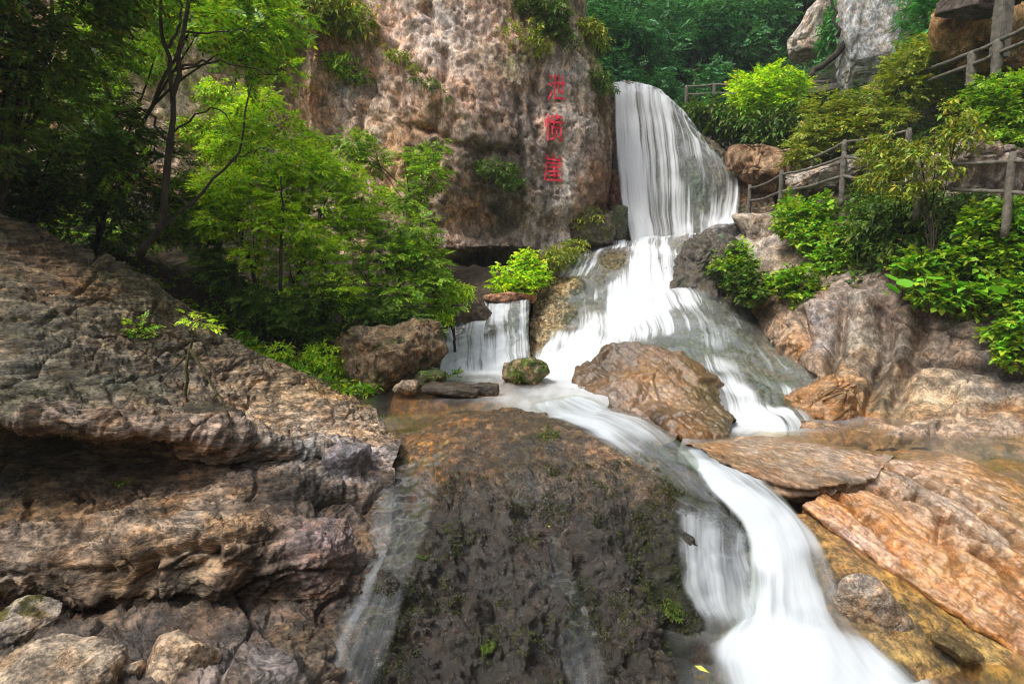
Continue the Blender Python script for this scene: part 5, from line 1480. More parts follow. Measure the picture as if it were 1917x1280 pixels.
def plant(name, label, cat, base, clumps, n, size, tpl, mat, trunk=None, limbs=True, group=None, seed=0, gap=0.0, gfreq=1.6, crown='crown', bark='bark', tr=0.05, flat=0.7, droop=0.25):
    """A tree or shrub standing at base. clumps: (px, py, d, radius in pixels)."""
    base = np.array(base)
    root = empty(name, Vector(base), label, cat, group)
    cl = [(P(a, b, d), r * d / FPX) for a, b, d, r in clumps]
    p, dr = crown_pts(cl, n, seed, gap, gfreq, flat)
    leaf_obj(crown, p, dr, size, tpl, mat, root, base, seed, droop)
    tubes = []
    if trunk is not None:
        tp = [base] + [np.array(t) for t in trunk]
    else:
        top = np.mean([c[0] for c in cl], axis=0)
        tp = [base, base * 0.55 + top * 0.45 + np.array([0.05, 0, 0]), top]
    path = curve_pts(tp, 16, tr * 0.25, seed)
    tubes.append((path, np.linspace(tr, tr * 0.35, 16)))
    if limbs:
        for k, (c, rr) in enumerate(cl):
            i = int(np.clip(4 + k * 10 / max(len(cl), 1), 4, 13))
            a = path[i]
            mid = (a + c) / 2 + np.array([0, 0, 0.08 * rr])
            tubes.append((curve_pts([a, mid, c], 8, tr * 0.2, seed + k), np.linspace(tr * 0.45, tr * 0.12, 8)))
            rk = np.random.default_rng(seed + k)
            for j in range(4):
                e = c + rk.normal(size=3) * rr * 0.55
                tubes.append((curve_pts([mid * .4 + c * .6, (c + e) / 2 + np.array([0, 0, .05]), e], 6, tr * .1, k + j), np.linspace(tr * 0.2, tr * 0.06, 6)))
    me = tubes_mesh("trunk", [(a - base, b) for a, b in tubes], 6, 0.15)
    link("trunk", me, M[bark], root)
    return root


def gxy(px, d):
    """Point on the ground under picture column px at distance d."""
    x = (px - PW / 2) / FPX * d
    z = float(ground_z([[x, d]])[0])
    return np.array([(px - PW / 2) / FPX * (d * CT - (z - CAMZ) * ST), d, z - 0.05])


# -- left side
plant("forked_tree", "slender dark forked tree with thin layered leaves rising behind the left outcrop", "tree", P(262, 480, 7.6),
      [(200, 150, 8.0, 60), (470, 60, 8.6, 80), (430, 120, 8.5, 60), (240, 60, 8.0, 70), (430, 240, 8.4, 55), (400, 20, 8.5, 70), (290, 250, 8.3, 45), (520, 130, 8.9, 50), (230, 300, 8.2, 55), (490, 260, 8.6, 55)], 1300, 0.17, 'pinnate', M['leaf_mid'],
      trunk=[P(300, 420, 7.6), P(318, 300, 7.6), P(326, 180, 7.6), P(345, 60, 7.6), P(362, -80, 7.6)], limbs=False, seed=101, gap=0.30, gfreq=1.2, tr=0.055)
ft = bpy.data.objects["forked_tree"]
fb = np.array(ft.location)
br = [([P(324, 190, 7.6), P(312, 90, 7.55), P(298, 0, 7.5), P(290, -60, 7.4)], .03), ([P(314, 90, 7.55), P(335, 50, 7.5), P(345, -40, 7.5)], .022), ([P(290, 435, 7.6), P(350, 390, 7.8), P(410, 325, 8.0), P(450, 280, 8.2), P(470, 160, 8.3)], .026),
      ([P(320, 280, 7.6), P(270, 205, 7.4), P(210, 225, 7.2)], .018), ([P(335, 130, 7.6), P(400, 115, 7.9), P(520, 140, 8.5)], .018), ([P(322, 250, 7.6), P(400, 200, 7.8), P(440, 240, 7.9)], .014), ([P(430, 300, 8.1), P(500, 275, 8.3)], .012), ([P(345, 60, 7.6), P(420, 60, 7.9), P(480, 50, 8.2)], .014)]
me = tubes_mesh("branch", [(curve_pts(a, 12, 0.015, i) - fb, np.linspace(r, r * .4, 12)) for i, (a, r) in enumerate(br)], 6, .15)
link("branch", me, M['bark'], ft)

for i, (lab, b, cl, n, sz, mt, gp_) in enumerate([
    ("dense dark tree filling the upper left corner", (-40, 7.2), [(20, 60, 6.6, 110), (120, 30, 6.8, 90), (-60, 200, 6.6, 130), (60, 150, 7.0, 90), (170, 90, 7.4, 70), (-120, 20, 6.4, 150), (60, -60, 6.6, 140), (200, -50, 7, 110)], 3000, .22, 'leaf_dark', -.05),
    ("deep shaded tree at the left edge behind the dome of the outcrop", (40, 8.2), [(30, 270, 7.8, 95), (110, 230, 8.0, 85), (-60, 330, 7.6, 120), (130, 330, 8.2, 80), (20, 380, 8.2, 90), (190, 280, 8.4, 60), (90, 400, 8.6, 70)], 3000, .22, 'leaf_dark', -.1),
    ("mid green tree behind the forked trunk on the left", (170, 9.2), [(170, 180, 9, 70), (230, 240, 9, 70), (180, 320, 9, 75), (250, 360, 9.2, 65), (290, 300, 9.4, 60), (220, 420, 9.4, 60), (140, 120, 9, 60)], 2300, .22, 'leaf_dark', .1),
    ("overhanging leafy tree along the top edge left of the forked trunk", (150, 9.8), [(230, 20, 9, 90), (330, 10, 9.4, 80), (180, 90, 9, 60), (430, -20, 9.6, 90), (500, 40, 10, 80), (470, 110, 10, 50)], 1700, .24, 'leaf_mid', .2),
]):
    plant("shade_tree", lab, "tree", gxy(*b), cl, n, sz, 'pinnate', M[mt], seed=120 + i, gap=gp_, gfreq=1.0, tr=.05)  # darker leaf colour stands in for the shade over these left trees

for i, (lab, b, cl, n, sz, mt, gp_) in enumerate([
    ("bright yellow green shrub with sunlit layered top left of the cliff foot", (540, 10.0), [(500, 300, 9.6, 55), (570, 310, 9.8, 60), (630, 330, 10, 50), (540, 370, 9.8, 65), (610, 390, 9.9, 60), (470, 340, 9.4, 45), (680, 370, 10.2, 45), (650, 420, 10, 50)], 5200, .135, 'leaf_bright', -.02),
    ("broad green shrub hanging over the large angular boulder", (720, 10.2), [(700, 400, 10.2, 55), (760, 430, 10.3, 60), (720, 480, 10, 65), (790, 490, 10.2, 55), (800, 540, 10, 50), (740, 560, 9.6, 60), (830, 560, 10.2, 38), (680, 540, 9.6, 55)], 5000, .135, 'leaf_mid', .0),
    ("yellow green shrub in front of the broad one, low on the slope", (620, 9.3), [(560, 450, 9.4, 55), (610, 480, 9.4, 55), (540, 520, 9.2, 50), (630, 540, 9.2, 50), (500, 440, 9.2, 45)], 2800, .13, 'leaf_bright', .1),
    ("thin green shrub around the small dark stem on the slope", (500, 9.0), [(470, 400, 9, 45), (420, 350, 8.8, 50), (480, 470, 9, 45), (410, 420, 8.9, 40)], 2200, .13, 'leaf_bright', .1),
    ("light green bush against the cliff right of the bright shrub", (790, 12.5), [(790, 290, 13.2, 32), (800, 330, 13, 38), (770, 370, 12.6, 42), (820, 270, 13.2, 20), (700, 300, 12.9, 35), (660, 270, 12.9, 35)], 1300, .2, 'leaf_mid', .1),
    ("airy shrub on the slope between the forked tree and the bright shrub", (400, 9.6), [(330, 370, 9.4, 50), (380, 340, 9.4, 50), (350, 420, 9.2, 50), (420, 400, 9.3, 45), (400, 450, 9.2, 40), (300, 430, 9.2, 40)], 3200, .13, 'leaf_mid', .05),
    ("tall airy shrub against the tan cliff above the bright shrub", (480, 11.0), [(460, 230, 10.8, 45), (520, 240, 10.8, 45), (430, 280, 10.6, 45), (570, 270, 10.6, 40), (490, 190, 11, 32)], 2400, .15, 'leaf_bright', .12),
    ("low dark shrub filling the foot of the slope behind the outcrop", (470, 9.0), [(430, 520, 8.9, 45), (480, 560, 8.8, 45), (540, 590, 8.8, 45), (400, 490, 8.9, 40), (590, 560, 9, 45)], 2600, .13, 'leaf_dark', .02),
    ("dark bush at the boulder's left shoulder", (640, 9.2), [(640, 590, 9.2, 45), (700, 590, 9.2, 45), (590, 610, 9, 40), (770, 600, 9.3, 45), (800, 620, 9.2, 28)], 1500, .14, 'leaf_dark', .0),
    ("small sunny weed patch at the right tip of the broad shrub", (850, 10.6), [(845, 545, 10.4, 28), (815, 520, 10.4, 25), (820, 590, 10.2, 25), (870, 550, 10.6, 15)], 600, .14, 'leaf_bright', -.1),
]):
    plant("shrub", lab, "shrub", gxy(*b), cl, n, sz, 'pinnate' if 'weed' not in lab else 'simple', M[mt], seed=140 + i, gap=gp_, gfreq=1.5, tr=.035)

plant("sapling", "thin straight dark sapling among the shrubs left of the angular boulder", "tree", P(526, 545, 8.8), [(526, 380, 8.8, 40), (500, 420, 8.8, 30), (560, 420, 8.9, 35)], 420, .15, 'pinnate', M['leaf_bright'], trunk=[P(525, 470, 8.8), P(529, 390, 8.8), P(526, 330, 8.8)], seed=160, gap=.1, tr=.03)

# cliff plants
for i, (lab, px, py, r, n, mt, sz) in enumerate([
    ("grassy tuft on the ledge near the top of the cliff, right of centre", 985, 72, 38, 260, 'leaf_olive', .16),
    ("green tuft on the cliff ledge close to the right corner", 1045, 62, 24, 200, 'leaf_dark', .16),
    ("dark bush under the cliff overhang at the top edge", 1010, 12, 42, 320, 'leaf_dark', .2),
    ("yellow green growth on the cliff beside the pale gully", 655, 40, 55, 420, 'leaf_olive', .22),
    ("small bush on the cliff face below the gully growth", 650, 125, 28, 200, 'leaf_mid', .2),
    ("tiny cliff shrub left of the first red character", 750, 110, 18, 90, 'leaf_olive', .16),
    ("hanging growth at the top of the pale gully", 600, 20, 50, 380, 'leaf_olive', .22),
    ("hanging bush left of the pale gully", 505, 45, 60, 650, 'leaf_bright', .22),
    ("leafy bush growing on the cliff left of the gully, upper", 450, 70, 60, 700, 'leaf_mid', .2),
    ("leafy bush growing on the cliff left of the gully, lower", 430, 190, 50, 600, 'leaf_bright', .17),
    ("yellow green bush on the far left part of the cliff behind the forked tree", 390, 250, 45, 600, 'leaf_bright', .16),
    ("thin bush on the tan cliff patch behind the forked trunk", 270, 110, 45, 420, 'leaf_mid', .17),
    ("creeper down the right corner of the cliff, upper part", 1100, 60, 26, 300, 'leaf_olive', .18),
    ("creeper down the right corner of the cliff, lower part", 1118, 150, 20, 220, 'leaf_dark', .16),
    ("dark moss clump over the stained hollow of the cliff", 935, 320, 32, 380, 'leaf_dark', .13),
    ("small tuft in a pocket in the middle of the cliff", 810, 160, 12, 60, 'leaf_dark', .14),
]):
    a = anchor(cg, [(px, py)])[0]
    c = a + np.array([0, -0.15, 0])
    root = set_props(leaf_obj("cliff_shrub", *crown_pts([(c, r * a[1] / FPX), (c + np.array([.3, 0, -.25]), r * .7 * a[1] / FPX), (c + np.array([-.35, 0, .1]), r * .6 * a[1] / FPX)], n, 170 + i, 0.0, 2.5, .6), sz, 'simple', M[mt], None, c - np.array([0, 0, r * a[1] / FPX * .6]), 170 + i), lab, "shrub")

# plants round the falls
for i, (lab, d, cl, n, sz, mt, tp) in enumerate([
    ("bright leafy plant at the cave mouth left of the main cascade", 12.6, [(955, 510, 12.6, 32), (985, 490, 12.8, 28), (940, 535, 12.3, 24), (1000, 520, 12.6, 28), (975, 535, 12.3, 28)], 700, .16, 'leaf_bright', 'round'),
    ("grassy growth between the cave plant and the thin side stream", 13.4, [(1025, 490, 13.4, 28), (1050, 480, 13.6, 25), (1075, 465, 13.9, 22)], 500, .14, 'leaf_olive', 'simple'),
    ("yellow moss plant on the hump left of the upper fall", 15.2, [(1075, 412, 15.2, 28), (1100, 405, 15.2, 22), (1060, 430, 15.2, 18)], 420, .15, 'leaf_olive', 'simple'),
    ("round bright bush right of the rock knob", 12.4, [(1372, 480, 12.4, 34), (1360, 500, 12.2, 26), (1395, 500, 12.4, 22)], 520, .17, 'leaf_mid', 'round'),
    ("dark low bush below the round bright bush", 11.8, [(1385, 525, 11.9, 28), (1420, 530, 11.8, 30), (1400, 550, 11.6, 22)], 480, .18, 'leaf_dark', 'round'),
    ("light green broad leaved bush on the tan bank", 11.2, [(1490, 520, 11.2, 34), (1500, 550, 11, 28), (1465, 530, 11.2, 24), (1520, 540, 11.1, 20)], 620, .17, 'leaf_mid', 'round'),
    ("spreading bush under the lower railing, left one", 12.6, [(1490, 410, 12.6, 36), (1530, 395, 12.4, 34), (1520, 440, 12.0, 34), (1480, 390, 13, 24), (1560, 480, 11.4, 38), (1590, 440, 11.4, 34)], 1200, .19, 'leaf_mid', 'round'),
    ("dark tangled bush under the middle of the lower railing", 10.8, [(1650, 400, 10.8, 50), (1700, 420, 10.4, 50), (1620, 440, 10.9, 40), (1750, 400, 10.2, 50), (1680, 460, 10.2, 42), (1780, 440, 9.8, 45), (1810, 390, 9.6, 36)], 1700, .18, 'leaf_dark', 'simple'),
    ("lush leafy mass spilling over the right bank", 9.0, [(1730, 500, 9.4, 45), (1790, 490, 9.2, 50), (1850, 480, 8.9, 55), (1910, 470, 8.7, 55), (1800, 550, 8.9, 48), (1870, 550, 8.6, 52), (1930, 540, 8.4, 55), (1750, 540, 9.1, 36), (2000, 500, 8.2, 80), (1840, 430, 9, 40)], 2600, .19, 'leaf_mid', 'round'),
    ("bright leafy clump hanging down at the right edge", 8.0, [(1890, 620, 8.1, 34), (1920, 640, 8.0, 40), (1900, 670, 7.9, 26), (1950, 600, 8.0, 50), (1930, 580, 8.2, 40)], 1000, .17, 'leaf_mid', 'round'),
    ("dark bush beside the tall railing post at the right edge", 9.0, [(1900, 395, 8.7, 30), (1850, 410, 9, 34), (1930, 420, 8.6, 40)], 600, .17, 'leaf_mid', 'round'),
]):
    cl0 = cl[0]
    b = P(cl0[0], cl0[1] + cl0[3] * 1.3, d + 0.25)
    plant("bush", lab, "bush", b, cl, n, sz, tp, M[mt], seed=190 + i, gap=-.1 if i not in (7,) else .05, gfreq=2.0, tr=.025, flat=.85)

# broad single leaves standing out of the lush mass on the right
LV = []
for k in range(9):
    a = 2 * math.pi * k / 9
    rr = 1.0 if k else 0.55
    LV.append([0.5 + 0.5 * math.cos(a) * rr, 0.48 * math.sin(a) * rr, -0.08 * math.cos(a)])
LV = np.array(LV + [[0.5, 0, -0.07]])
LFc = [i for k in range(9) for i in (k, (k + 1) % 9, 9)]
bl_me = raw_mesh("leaf", LV, np.array(LFc), np.full(9, 3))
bl_me.materials.append(M['leaf_mid'])
r_ = np.random.default_rng(3)
for j, (lab, cx, cyy, d, spots) in enumerate([
    ("big round leaved plant at the lower edge of the lush mass", 1740, 560, 8.75, [(1735, 560), (1758, 535), (1715, 545), (1775, 555), (1745, 520), (1700, 525), (1790, 530), (1725, 505), (1765, 580)]),
    ("big round leaved plant above the fluted rock", 1690, 530, 9.3, [(1690, 520), (1670, 535), (1705, 540), (1660, 515), (1720, 520), (1650, 545), (1685, 500)]),
    ("big round leaved plant near the right edge of the lush mass", 1850, 540, 8.3, [(1850, 540), (1875, 525), (1825, 545), (1860, 565), (1835, 515), (1890, 550), (1810, 565), (1900, 575)]),
]):
    b = P(cx, cyy + 30, d + .3)
    root = empty("broad_leaf_plant", Vector(b), lab, "plant")
    stems = []
    for (lx, ly) in spots:
        p = P(lx, ly, d + r_.uniform(-.15, .15))
        o = link("leaf", bl_me, None, root)
        o.location = Vector(p - b)
        o.rotation_euler = (r_.uniform(-.3, .3) - .35, r_.uniform(-.2, .5), r_.uniform(-2.6, -0.5))
        s = r_.uniform(.16, .27)
        o.scale = (s, s, s)
        stems.append((curve_pts([np.zeros(3), (p - b) * .5 + np.array([0, 0, .08]), p - b], 6), np.full(6, .005)))
    link("stem", tubes_mesh("stem", stems, 5), M['mossbark'], root)

# right slope trees
for i, (lab, b, cl, n, sz, mt, tp, gp_) in enumerate([
    ("small bright yellow green tree before the far walkway", (1430, 18.5), [(1410, 165, 18.2, 36), (1450, 150, 18.4, 36), (1480, 170, 18.6, 30), (1430, 195, 18, 32), (1395, 185, 18, 22), (1465, 200, 18.2, 26)], 1500, .30, 'leaf_bright', 'pinnate', .0),
    ("dark evergreen bush under the far walkway", (1420, 18.2), [(1400, 240, 17.8, 38), (1450, 235, 17.6, 40), (1420, 270, 17.4, 34), (1480, 215, 17.8, 30), (1330, 215, 18.6, 34), (1300, 210, 18.8, 22), (1360, 235, 18.2, 32)], 1800, .26, 'leaf_dark', 'simple', -.1),
    ("yellow green bush slope left of the olive tree", (1540, 15.2), [(1530, 250, 15.2, 40), (1570, 220, 15.4, 44), (1500, 280, 15, 30), (1590, 270, 15, 40), (1550, 200, 15.6, 36), (1480, 300, 15, 20)], 1700, .22, 'leaf_olive', 'pinnate', .0),
    ("light green tree under the tall leaning rock", (1640, 15), [(1690, 160, 15, 44), (1630, 195, 15, 36), (1700, 120, 15, 40), (1660, 215, 14.8, 40), (1590, 235, 14.8, 34), (1740, 90, 15.2, 44), (1740, 160, 15, 40)], 1900, .24, 'leaf_olive', 'pinnate', .08),
    ("olive tree with dark fine branches before the lower railing", (1750, 9.2), [(1700, 250, 9.5, 48), (1750, 230, 9.4, 50), (1790, 260, 9.3, 44), (1710, 300, 9.3, 44), (1750, 320, 9.2, 36), (1650, 280, 9.8, 38), (1820, 230, 9.4, 36), (1650, 330, 9.6, 30), (1690, 350, 9.3, 28)], 1500, .15, 'leaf_olive', 'simple', .18),
    ("dark green tree at the right edge beneath the upper railing", (1900, 11.5), [(1850, 180, 11, 44), (1900, 170, 10.8, 44), (1880, 220, 10.8, 44), (1930, 220, 10.6, 44), (1830, 230, 11, 32), (1880, 265, 10.6, 30), (1950, 160, 10.6, 50)], 1700, .19, 'leaf_mid', 'pinnate', .05),
    ("tall green tree along the top edge right of the leaning rock", (1730, 17), [(1740, 20, 16.6, 50), (1780, 40, 16.4, 46), (1730, 80, 16.6, 40), (1770, -30, 16.6, 60), (1780, 100, 16.2, 40), (1740, 120, 16.2, 36)], 1700, .27, 'leaf_cool', 'pinnate', .0),
    ("creeper clad bush on top of the pale rock", (1590, 20.5), [(1590, 20, 20, 30), (1570, 50, 20, 24), (1610, -10, 20, 34), (1555, 80, 20, 16)], 800, .3, 'leaf_cool', 'simple', -.1),
]):
    plant("slope_tree" if i not in (1, 2, 7) else "slope_bush", lab, "tree" if i not in (1, 2, 7) else "bush", gxy(*b), cl, n, sz, tp, M[mt], seed=220 + i, gap=gp_, gfreq=1.3, tr=.028 if i == 4 else .05)

# forest behind the fall
fr_r = np.random.default_rng(12)
protos = []
for k in range(3):
    b = np.array([0.0, 0, 0])
    cl = []
    h = 6.5 + k
    for j in range(11):
        t = fr_r.uniform(.3, 1.0)
        a = fr_r.uniform(0, 6.28)
        rr = (1.15 - t) * 2.6 + .5
        cl.append((np.array([math.cos(a) * rr * .7, math.sin(a) * rr * .7, h * t]), fr_r.uniform(.8, 1.3)))
    p, dr = crown_pts(cl, 1900, 240 + k, .0, .9, .6)
    v, idx = scatter_mesh("crown", p, dr, .42 * fr_r.uniform(.7, 1.3, len(p)), 'pinnate', 240 + k, .35)
    cm = raw_mesh("crown", v, idx, np.full(len(idx) // 4, 4), False)
    cm.materials.append(M['leaf_blue'])
    tb = [(curve_pts([b, np.array([.1, 0, h * .5]), np.array([0, .1, h])], 10, .03, k), np.linspace(.14, .03, 10))]
    for c, rr in cl:
        tb.append((curve_pts([np.array([.05, 0, c[2] * .65]), np.array([c[0] * .5, c[1] * .5, c[2] * .9]), c], 6), np.linspace(.05, .012, 6)))
    tm = tubes_mesh("trunk", tb, 6, .1)
    tm.materials.append(M['bark'])
    protos.append((cm, tm))
FT = [(1110, 26, 1.0), (1160, 29, .9), (1205, 25.5, .75), (1250, 28, 1.0), (1300, 26.5, .9), (1350, 29, 1.0), (1400, 27, .9), (1450, 30, 1.1), (1500, 28, 1.0), (1130, 34, 1.2), (1220, 35, 1.2), (1300, 34, 1.2), (1380, 36, 1.3), (1460, 36, 1.3), (1560, 33, 1.2), (1180, 41, 1.4), (1280, 42, 1.4), (1370, 43, 1.4), (1470, 42, 1.4), (1570, 40, 1.4), (1650, 27, 1.1), (1720, 25, 1.0), (1650, 34, 1.3), (1090, 40, 1.4), (1800, 24, 1.0), (1880, 23, 1.0)]
for i, (px, d, s) in enumerate(FT):
    cm, tm = protos[i % 3]
    g = gxy(px, d)
    root = empty("forest_tree", Vector(g), "cool green tree in the shaded wood rising behind the upper waterfall", "tree", "trees in the shaded wood behind the waterfall")
    root.location.z -= 2.6 if i < 9 else (1.2 if i < 15 else 0.4)
    root.rotation_euler = (0, 0, fr_r.uniform(0, 6.28))
    root.scale = (s, s, s)
    link("crown", cm, None, root)
    link("trunk", tm, None, root)

# low ground plants on the shaded slope and banks (nobody could count them)
gp_pts, gp_d = [], []
for (x0, x1, d0, d1, n) in [(430, 700, 7.6, 10.5, 1500), (150, 520, 7.9, 10.5, 900), (-300, 250, 7.8, 11, 1000), (640, 860, 9.2, 12, 700)]:
    for _ in range(n):
        gp_pts.append(gxy(rng.uniform(x0, x1), rng.uniform(d0, d1)) + np.array([0, 0, .10]))
gp_pts = np.array(gp_pts)
gp_pts = gp_pts[fbm(gp_pts, 1.3, 3, seed=5) > -.12]
o = leaf_obj("undergrowth", gp_pts, np.tile([0, 0, .8], (len(gp_pts), 1)) + rng.normal(size=(len(gp_pts), 3)) * .6, .17, 'simple', M['leaf_mid'], None, gp_pts.min(axis=0), 260, .1)
set_props(o, "low dark green weeds covering the shaded slope behind the left outcrop", "undergrowth", kind="stuff")
gp2 = []
for (x0, x1, d0, d1, n) in [(1580, 1950, 10.4, 13.5, 1300), (1480, 1950, 14, 20, 2600), (1280, 1480, 18, 24, 1300)]:
    for _ in range(n):
        gp2.append(gxy(rng.uniform(x0, x1), rng.uniform(d0, d1)) + np.array([0, 0, .15]))
gp2 = np.array(gp2)
gp2 = gp2[fbm(gp2, .8, 3, seed=6) > -.2]
o = leaf_obj("undergrowth", gp2, np.tile([0, 0, .8], (len(gp2), 1)) + rng.normal(size=(len(gp2), 3)) * .6, .26, 'simple', M['leaf_dark'], None, gp2.min(axis=0), 261, .1)
set_props(o, "green ground plants covering the right hillside and the wood floor", "undergrowth", kind="stuff")

gp3 = []
for _ in range(6500):
    gp3.append(gxy(rng.uniform(1060, 1620), rng.uniform(23, 42)) + np.array([0, 0, rng.uniform(.1, .9)]))
gp3 = np.array(gp3)
gp3 = gp3[fbm(gp3, .5, 3, seed=7) > -.15]
o = leaf_obj("undergrowth", gp3, np.tile([0, -.4, .7], (len(gp3), 1)) + rng.normal(size=(len(gp3), 3)) * .6, .42, 'pinnate', M['leaf_blue'], None, gp3.min(axis=0), 262, .2)
set_props(o, "cool green undergrowth of the wood behind the upper waterfall", "undergrowth", kind="stuff")

# moss and small weeds in the left foreground
for i, (lab, px, py, d, r, n, mt, sz, g) in enumerate([
    ("small green fern growing from a crack in the left outcrop", 252, 612, 5.95, 30, 60, 'leaf_mid', .11, lg),
    ("yellow green weeds at the lower edge of the shaded slope by the outcrop", 512, 665, 8.3, 34, 130, 'leaf_bright', .11, None),
    ("tall soft grass clump left of the angular boulder", 605, 670, 8.6, 40, 260, 'leaf_bright', .12, None),
    ("tiny weed tuft in the dark crevice of the outcrop", 232, 898, 4.6, 12, 24, 'leaf_mid', .05, lg),
    ("bright moss tongue on the right flank of the mossy rock", 1256, 1140, 4.2, 20, 160, 'moss', .04, tg),
    ("round moss pad low on the front of the mossy rock", 908, 1208, 3.7, 14, 120, 'moss', .03, tg),
    ("small moss spot left of the middle on the mossy rock", 788, 1040, 4.4, 9, 60, 'moss', .03, tg),
    ("grassy moss at the top of the mossy rock by the stream lip", 1030, 815, 6.2, 18, 80, 'moss', .05, tg),
    ("green moss on the flank of the mid stream rock", 968, 700, 8.75, 18, 120, 'moss', .06, None),
]):
    c = anchor(g, [(px, py)])[0] if g is not None else P(px, py, d)
    rad = r * c[1] / FPX
    p, dr = crown_pts([(c, rad), (c + np.array([rad * .4, -.02, -rad * .5]), rad * .7)], n, 270 + i, -.2, 3, .7)
    o = empty("weed_tuft" if mt != 'moss' else "moss_tuft", Vector(c - np.array([0, 0, rad])), lab, "weeds" if mt != 'moss' else "moss")
    leaf_obj("leaves", p, dr + np.array([0, -.3, .4]), sz, 'pinnate' if i == 0 else 'simple', M[mt], o, c - np.array([0, 0, rad]), 270 + i)

# mossy dead branch standing on the outcrop
tb_ = P(345, 755, 5.35)
root = empty("dead_branch", Vector(tb_), "mossy forked dead branch with a few fresh leaves propped on the left outcrop", "branch")
tw_ = [([P(345, 760, 5.3), P(350, 700, 5.3), P(358, 640, 5.3), P(362, 610, 5.3)], .018), ([P(356, 655, 5.3), P(385, 700, 5.25), P(410, 740, 5.2), P(440, 775, 5.15)], .015), ([P(357, 660, 5.3), P(330, 685, 5.3), P(306, 710, 5.3)], .010), ([P(405, 735, 5.2), P(395, 755, 5.2), P(385, 765, 5.2)], .008), ([P(360, 620, 5.3), P(385, 640, 5.3), P(410, 650, 5.3)], .006)]
link("stem", tubes_mesh("stem", [(curve_pts(a, 12, .006, i) - tb_, np.linspace(r, r * .5, 12)) for i, (a, r) in enumerate(tw_)], 7, .3), M['mossbark'], root)
p, dr = crown_pts([(P(365, 598, 5.3), .10), (P(395, 610, 5.3), .10), (P(375, 590, 5.3), .08)], 60, 290, -.2, 3)
leaf_obj("leaves", p, dr, .075, 'pinnate', M['leaf_bright'], root, tb_, 290)

# fallen leaves
lf = raw_mesh("fallen_leaf", np.array([[0, 0, 0], [.4, .22, .05], [1, 0, .02], [.4, -.22, .05]], float), np.array([0, 1, 2, 3]), np.array([4]))
lf.materials.append(M['yellow_leaf'])
for i, (lab, px, py, d, s, g) in enumerate([
    ("yellow leaf lying in the dark water at the foot of the mossy rock", 1300, 1256, 3.85, .11, None),
    ("small pale leaf stuck high in the middle of the mossy rock", 1024, 987, 0, .035, tg),
    ("small yellow leaf stuck right of the middle streak on the mossy rock", 1132, 1006, 0, .03, tg),
    ("tiny pale leaf near the top of the mossy rock", 960, 950, 0, .03, tg),
]):
    p = anchor(g, [(px, py)])[0] + np.array([0, -.05, .03]) if g is not None else Q(px, d, -.40)
    o = link("fallen_leaf", lf, None, None, Vector(p))
    o.scale = (s, s, s)
    o.rotation_euler = (0.1 if g is None else 1.1, 0.2, -0.5 + i)
    set_props(o, lab, "leaf")

# ------------------------------------------------------------------ railings, post, walkway, fallen trunk
def railing(label, posts, rails, pr=.07, rr=.04, mat='concrete'):
    """posts: (px, top py, bottom py, d); rails: fractions of the post height."""
    b0 = P(posts[0][0], posts[0][2], posts[0][3])
    root = empty("railing", Vector(b0), label, "railing")
    ends = []
    for i, (px, y0, y1, d) in enumerate(posts):
        lo, hi = P(px, y1, d), P(px, y0, d)
        hi[0] = lo[0] = (lo[0] + hi[0]) / 2
        path = np.linspace(lo - np.array([0, 0, .25]), hi, 10)
        rad = np.full(10, pr) * (1 + .08 * np.sin(np.arange(10) * 1.7 + i))
        rad[-1] *= .75
        link("post", tubes_mesh("post", [(path - b0, rad)], 10, .12), M[mat], root)
        ends.append((lo, hi))
    for (l0, h0), (l1, h1) in zip(ends[:-1], ends[1:]):
        for k, f in enumerate(rails):
            a, c = l0 + (h0 - l0) * f, l1 + (h1 - l1) * f
            m = (a + c) / 2 - np.array([0, 0, .02 * np.linalg.norm(a - c)])
            link("rail", tubes_mesh("rail", [(curve_pts([a, m, c], 12, .006, k) - b0, np.full(12, rr))], 8, .15), M[mat], root)
    return root


railing("grey two bar railing climbing from the upper fall foot to the right edge", [(1403, 346, 398, 16), (1462, 318, 388, 13.6), (1578, 284, 362, 11.6), (1720, 292, 385, 9.9), (1890, 285, 412, 8.4), (2160, 280, 450, 7.0)], (.87, .42), .056, .03)
railing("pale green tinted inner railing rising behind the lower railing", [(1486, 306, 345, 15.2), (1580, 262, 315, 13.8), (1700, 240, 300, 12.6)], (.92, .4), .06, .032)
railing("far walkway railing above the dark bushes right of the upper fall", [(1285, 160, 194, 24), (1337, 156, 193, 23.6), (1420, 154, 194, 22.6), (1500, 150, 198, 21.5), (1558, 148, 200, 20.6), (1640, 148, 196, 19.6)], (.93, .5), .075, .05)
railing("upper right railing sloping up to the top right edge", [(1640, 150, 195, 17), (1820, 96, 142, 13), (1868, 74, 122, 12.2), (1990, 10, 70, 10.8)], (.95, .45), .10, .045)


def box_obj(name, c, size, mat, parent=None, rot=0.0, bev=.02, label=None, cat=None):
    import bmesh
    bm = bmesh.new()
    bmesh.ops.create_cube(bm, size=1)
    bmesh.ops.scale(bm, vec=size, verts=bm.verts)
    bmesh.ops.bevel(bm, geom=bm.edges[:], offset=bev, segments=2, affect='EDGES')
    bmesh.ops.translate(bm, vec=(0, 0, size[2] / 2), verts=bm.verts)
    me = bpy.data.meshes.new(name)
    bm.to_mesh(me); bm.free()
    o = link(name, me, mat, parent, Vector(c))
    o.rotation_euler[2] = rot
    return set_props(o, label, cat)


pb = P(1870, 112, 12.6)
box_obj("concrete_post", pb, (.26, .26, 3.2), M['concrete'], None, .1, .02, "square grey concrete post standing behind the upper right railing", "post")
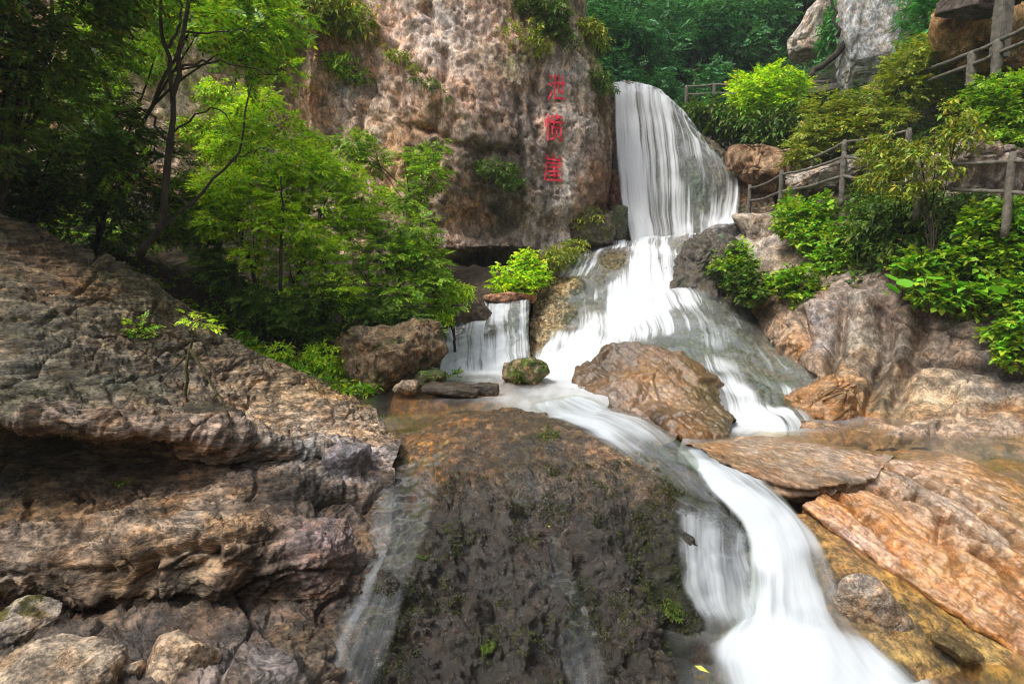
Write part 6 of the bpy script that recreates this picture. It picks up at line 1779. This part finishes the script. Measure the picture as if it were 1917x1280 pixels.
# far walkway deck: slab on brackets
wa, wb = P(1270, 200, 24.2), P(1660, 204, 19.4)
wk = empty("walkway", Vector((wa + wb) / 2), "far grey walkway slab below the far railing", "walkway")
L_ = float(np.linalg.norm((wb - wa)[:2])); an = math.atan2(wb[1] - wa[1], wb[0] - wa[0])
o = box_obj("deck", (0, 0, 0), (L_, 1.5, .22), M['concrete'], wk, an)
for k in range(7):
    q = wa + (wb - wa) * (k + .5) / 7 - (wa + wb) / 2
    box_obj("bracket", q + np.array([0, .1, -.32]), (.14, 1.2, .30), M['concrete'], wk, an)

ta, tb2 = P(1668, -25, 18.9), P(1512, 145, 19.6)
root = empty("leaning_log", Vector(tb2), "dark fallen tree trunk leaning diagonally across the high right rocks", "trunk")
link("stem", tubes_mesh("stem", [(curve_pts([tb2, tb2 * .66 + ta * .34 - np.array([0, 0, .25]), tb2 * .3 + ta * .7 - np.array([0, 0, .1]), ta], 18, .04, 2) - tb2, np.linspace(.09, .15, 18))], 9, .25), M['bark'], root)
link("branch", tubes_mesh("branch", [(curve_pts([P(1568, 70, 19), P(1562, 30, 19), P(1556, -10, 19)], 8, .03, 3) - tb2, np.linspace(.06, .03, 8))], 7, .2), M['bark'], root)

# ------------------------------------------------------------------ damp air of the gorge
hz = bpy.data.meshes.new("haze")
hx, hX, hy, hY, hz0, hz1 = -46.0, 50.0, -38.0, 52.0, -3.0, 60.0
hz.from_pydata([(hx, hy, hz0), (hX, hy, hz0), (hX, hY, hz0), (hx, hY, hz0), (hx, hy, hz1), (hX, hy, hz1), (hX, hY, hz1), (hx, hY, hz1)], [],
               [(3, 2, 1, 0), (4, 5, 6, 7), (0, 1, 5, 4), (1, 2, 6, 5), (2, 3, 7, 6), (3, 0, 4, 7)])
t = NT("damp_air")
vol = t.n("ShaderNodeVolumePrincipled", {"Color": (0.80, 0.90, 1.0, 1), "Density": 0.0012})
t.n("ShaderNodeOutputMaterial", {"Volume": vol.outputs[0]})
o = link("haze", hz, t.m)
set_props(o, kind="stuff")

mg_f = tg.reshape(-1, 3)
mg_n = blur(grid_normals(tg, np.array([0.3, -1.0, 4.0])), 3).reshape(-1, 3)
k = rng.choice(len(mg_f), 26000, replace=False)
sel = k[(fbm(mg_f[k], 2.6, 4, .6, seed=301) > 0.27) & (mg_f[k][:, 2] < .55)]
flank = k[(fbm(mg_f[k], 4, 3, .6, seed=302) > -0.1) & (np.linalg.norm(mg_f[k] - anchor(tg, [(1255, 1120)])[0], axis=1) < .36)]
sel = np.concatenate([sel, flank])
o = leaf_obj("moss", mg_f[sel] + mg_n[sel] * .004, mg_n[sel] + np.array([0, 0, .1]), .030, 'simple', M['moss_dark'], None, mg_f[sel].min(axis=0), 303, .2, .5)
set_props(o, "dark green moss growing over the big wet rock", "moss", kind="stuff")
lf_ = lg.reshape(-1, 3)
ln_ = blur(grid_normals(lg, np.array([0.5, -1.0, 5.0])), 3).reshape(-1, 3)
k = rng.choice(len(lf_), 30000, replace=False)
sel = k[(fbm(lf_[k], 1.1, 4, .6, seed=305) > 0.22) & (lf_[k][:, 2] > 1.2)]
o = leaf_obj("moss", lf_[sel] + ln_[sel] * .003, ln_[sel] + np.array([0, 0, .1]), .028, 'simple', M['moss_dark'], None, lf_[sel].min(axis=0), 306, .2, .5)
set_props(o, "olive moss patches on the domed top of the left outcrop", "moss", kind="stuff")
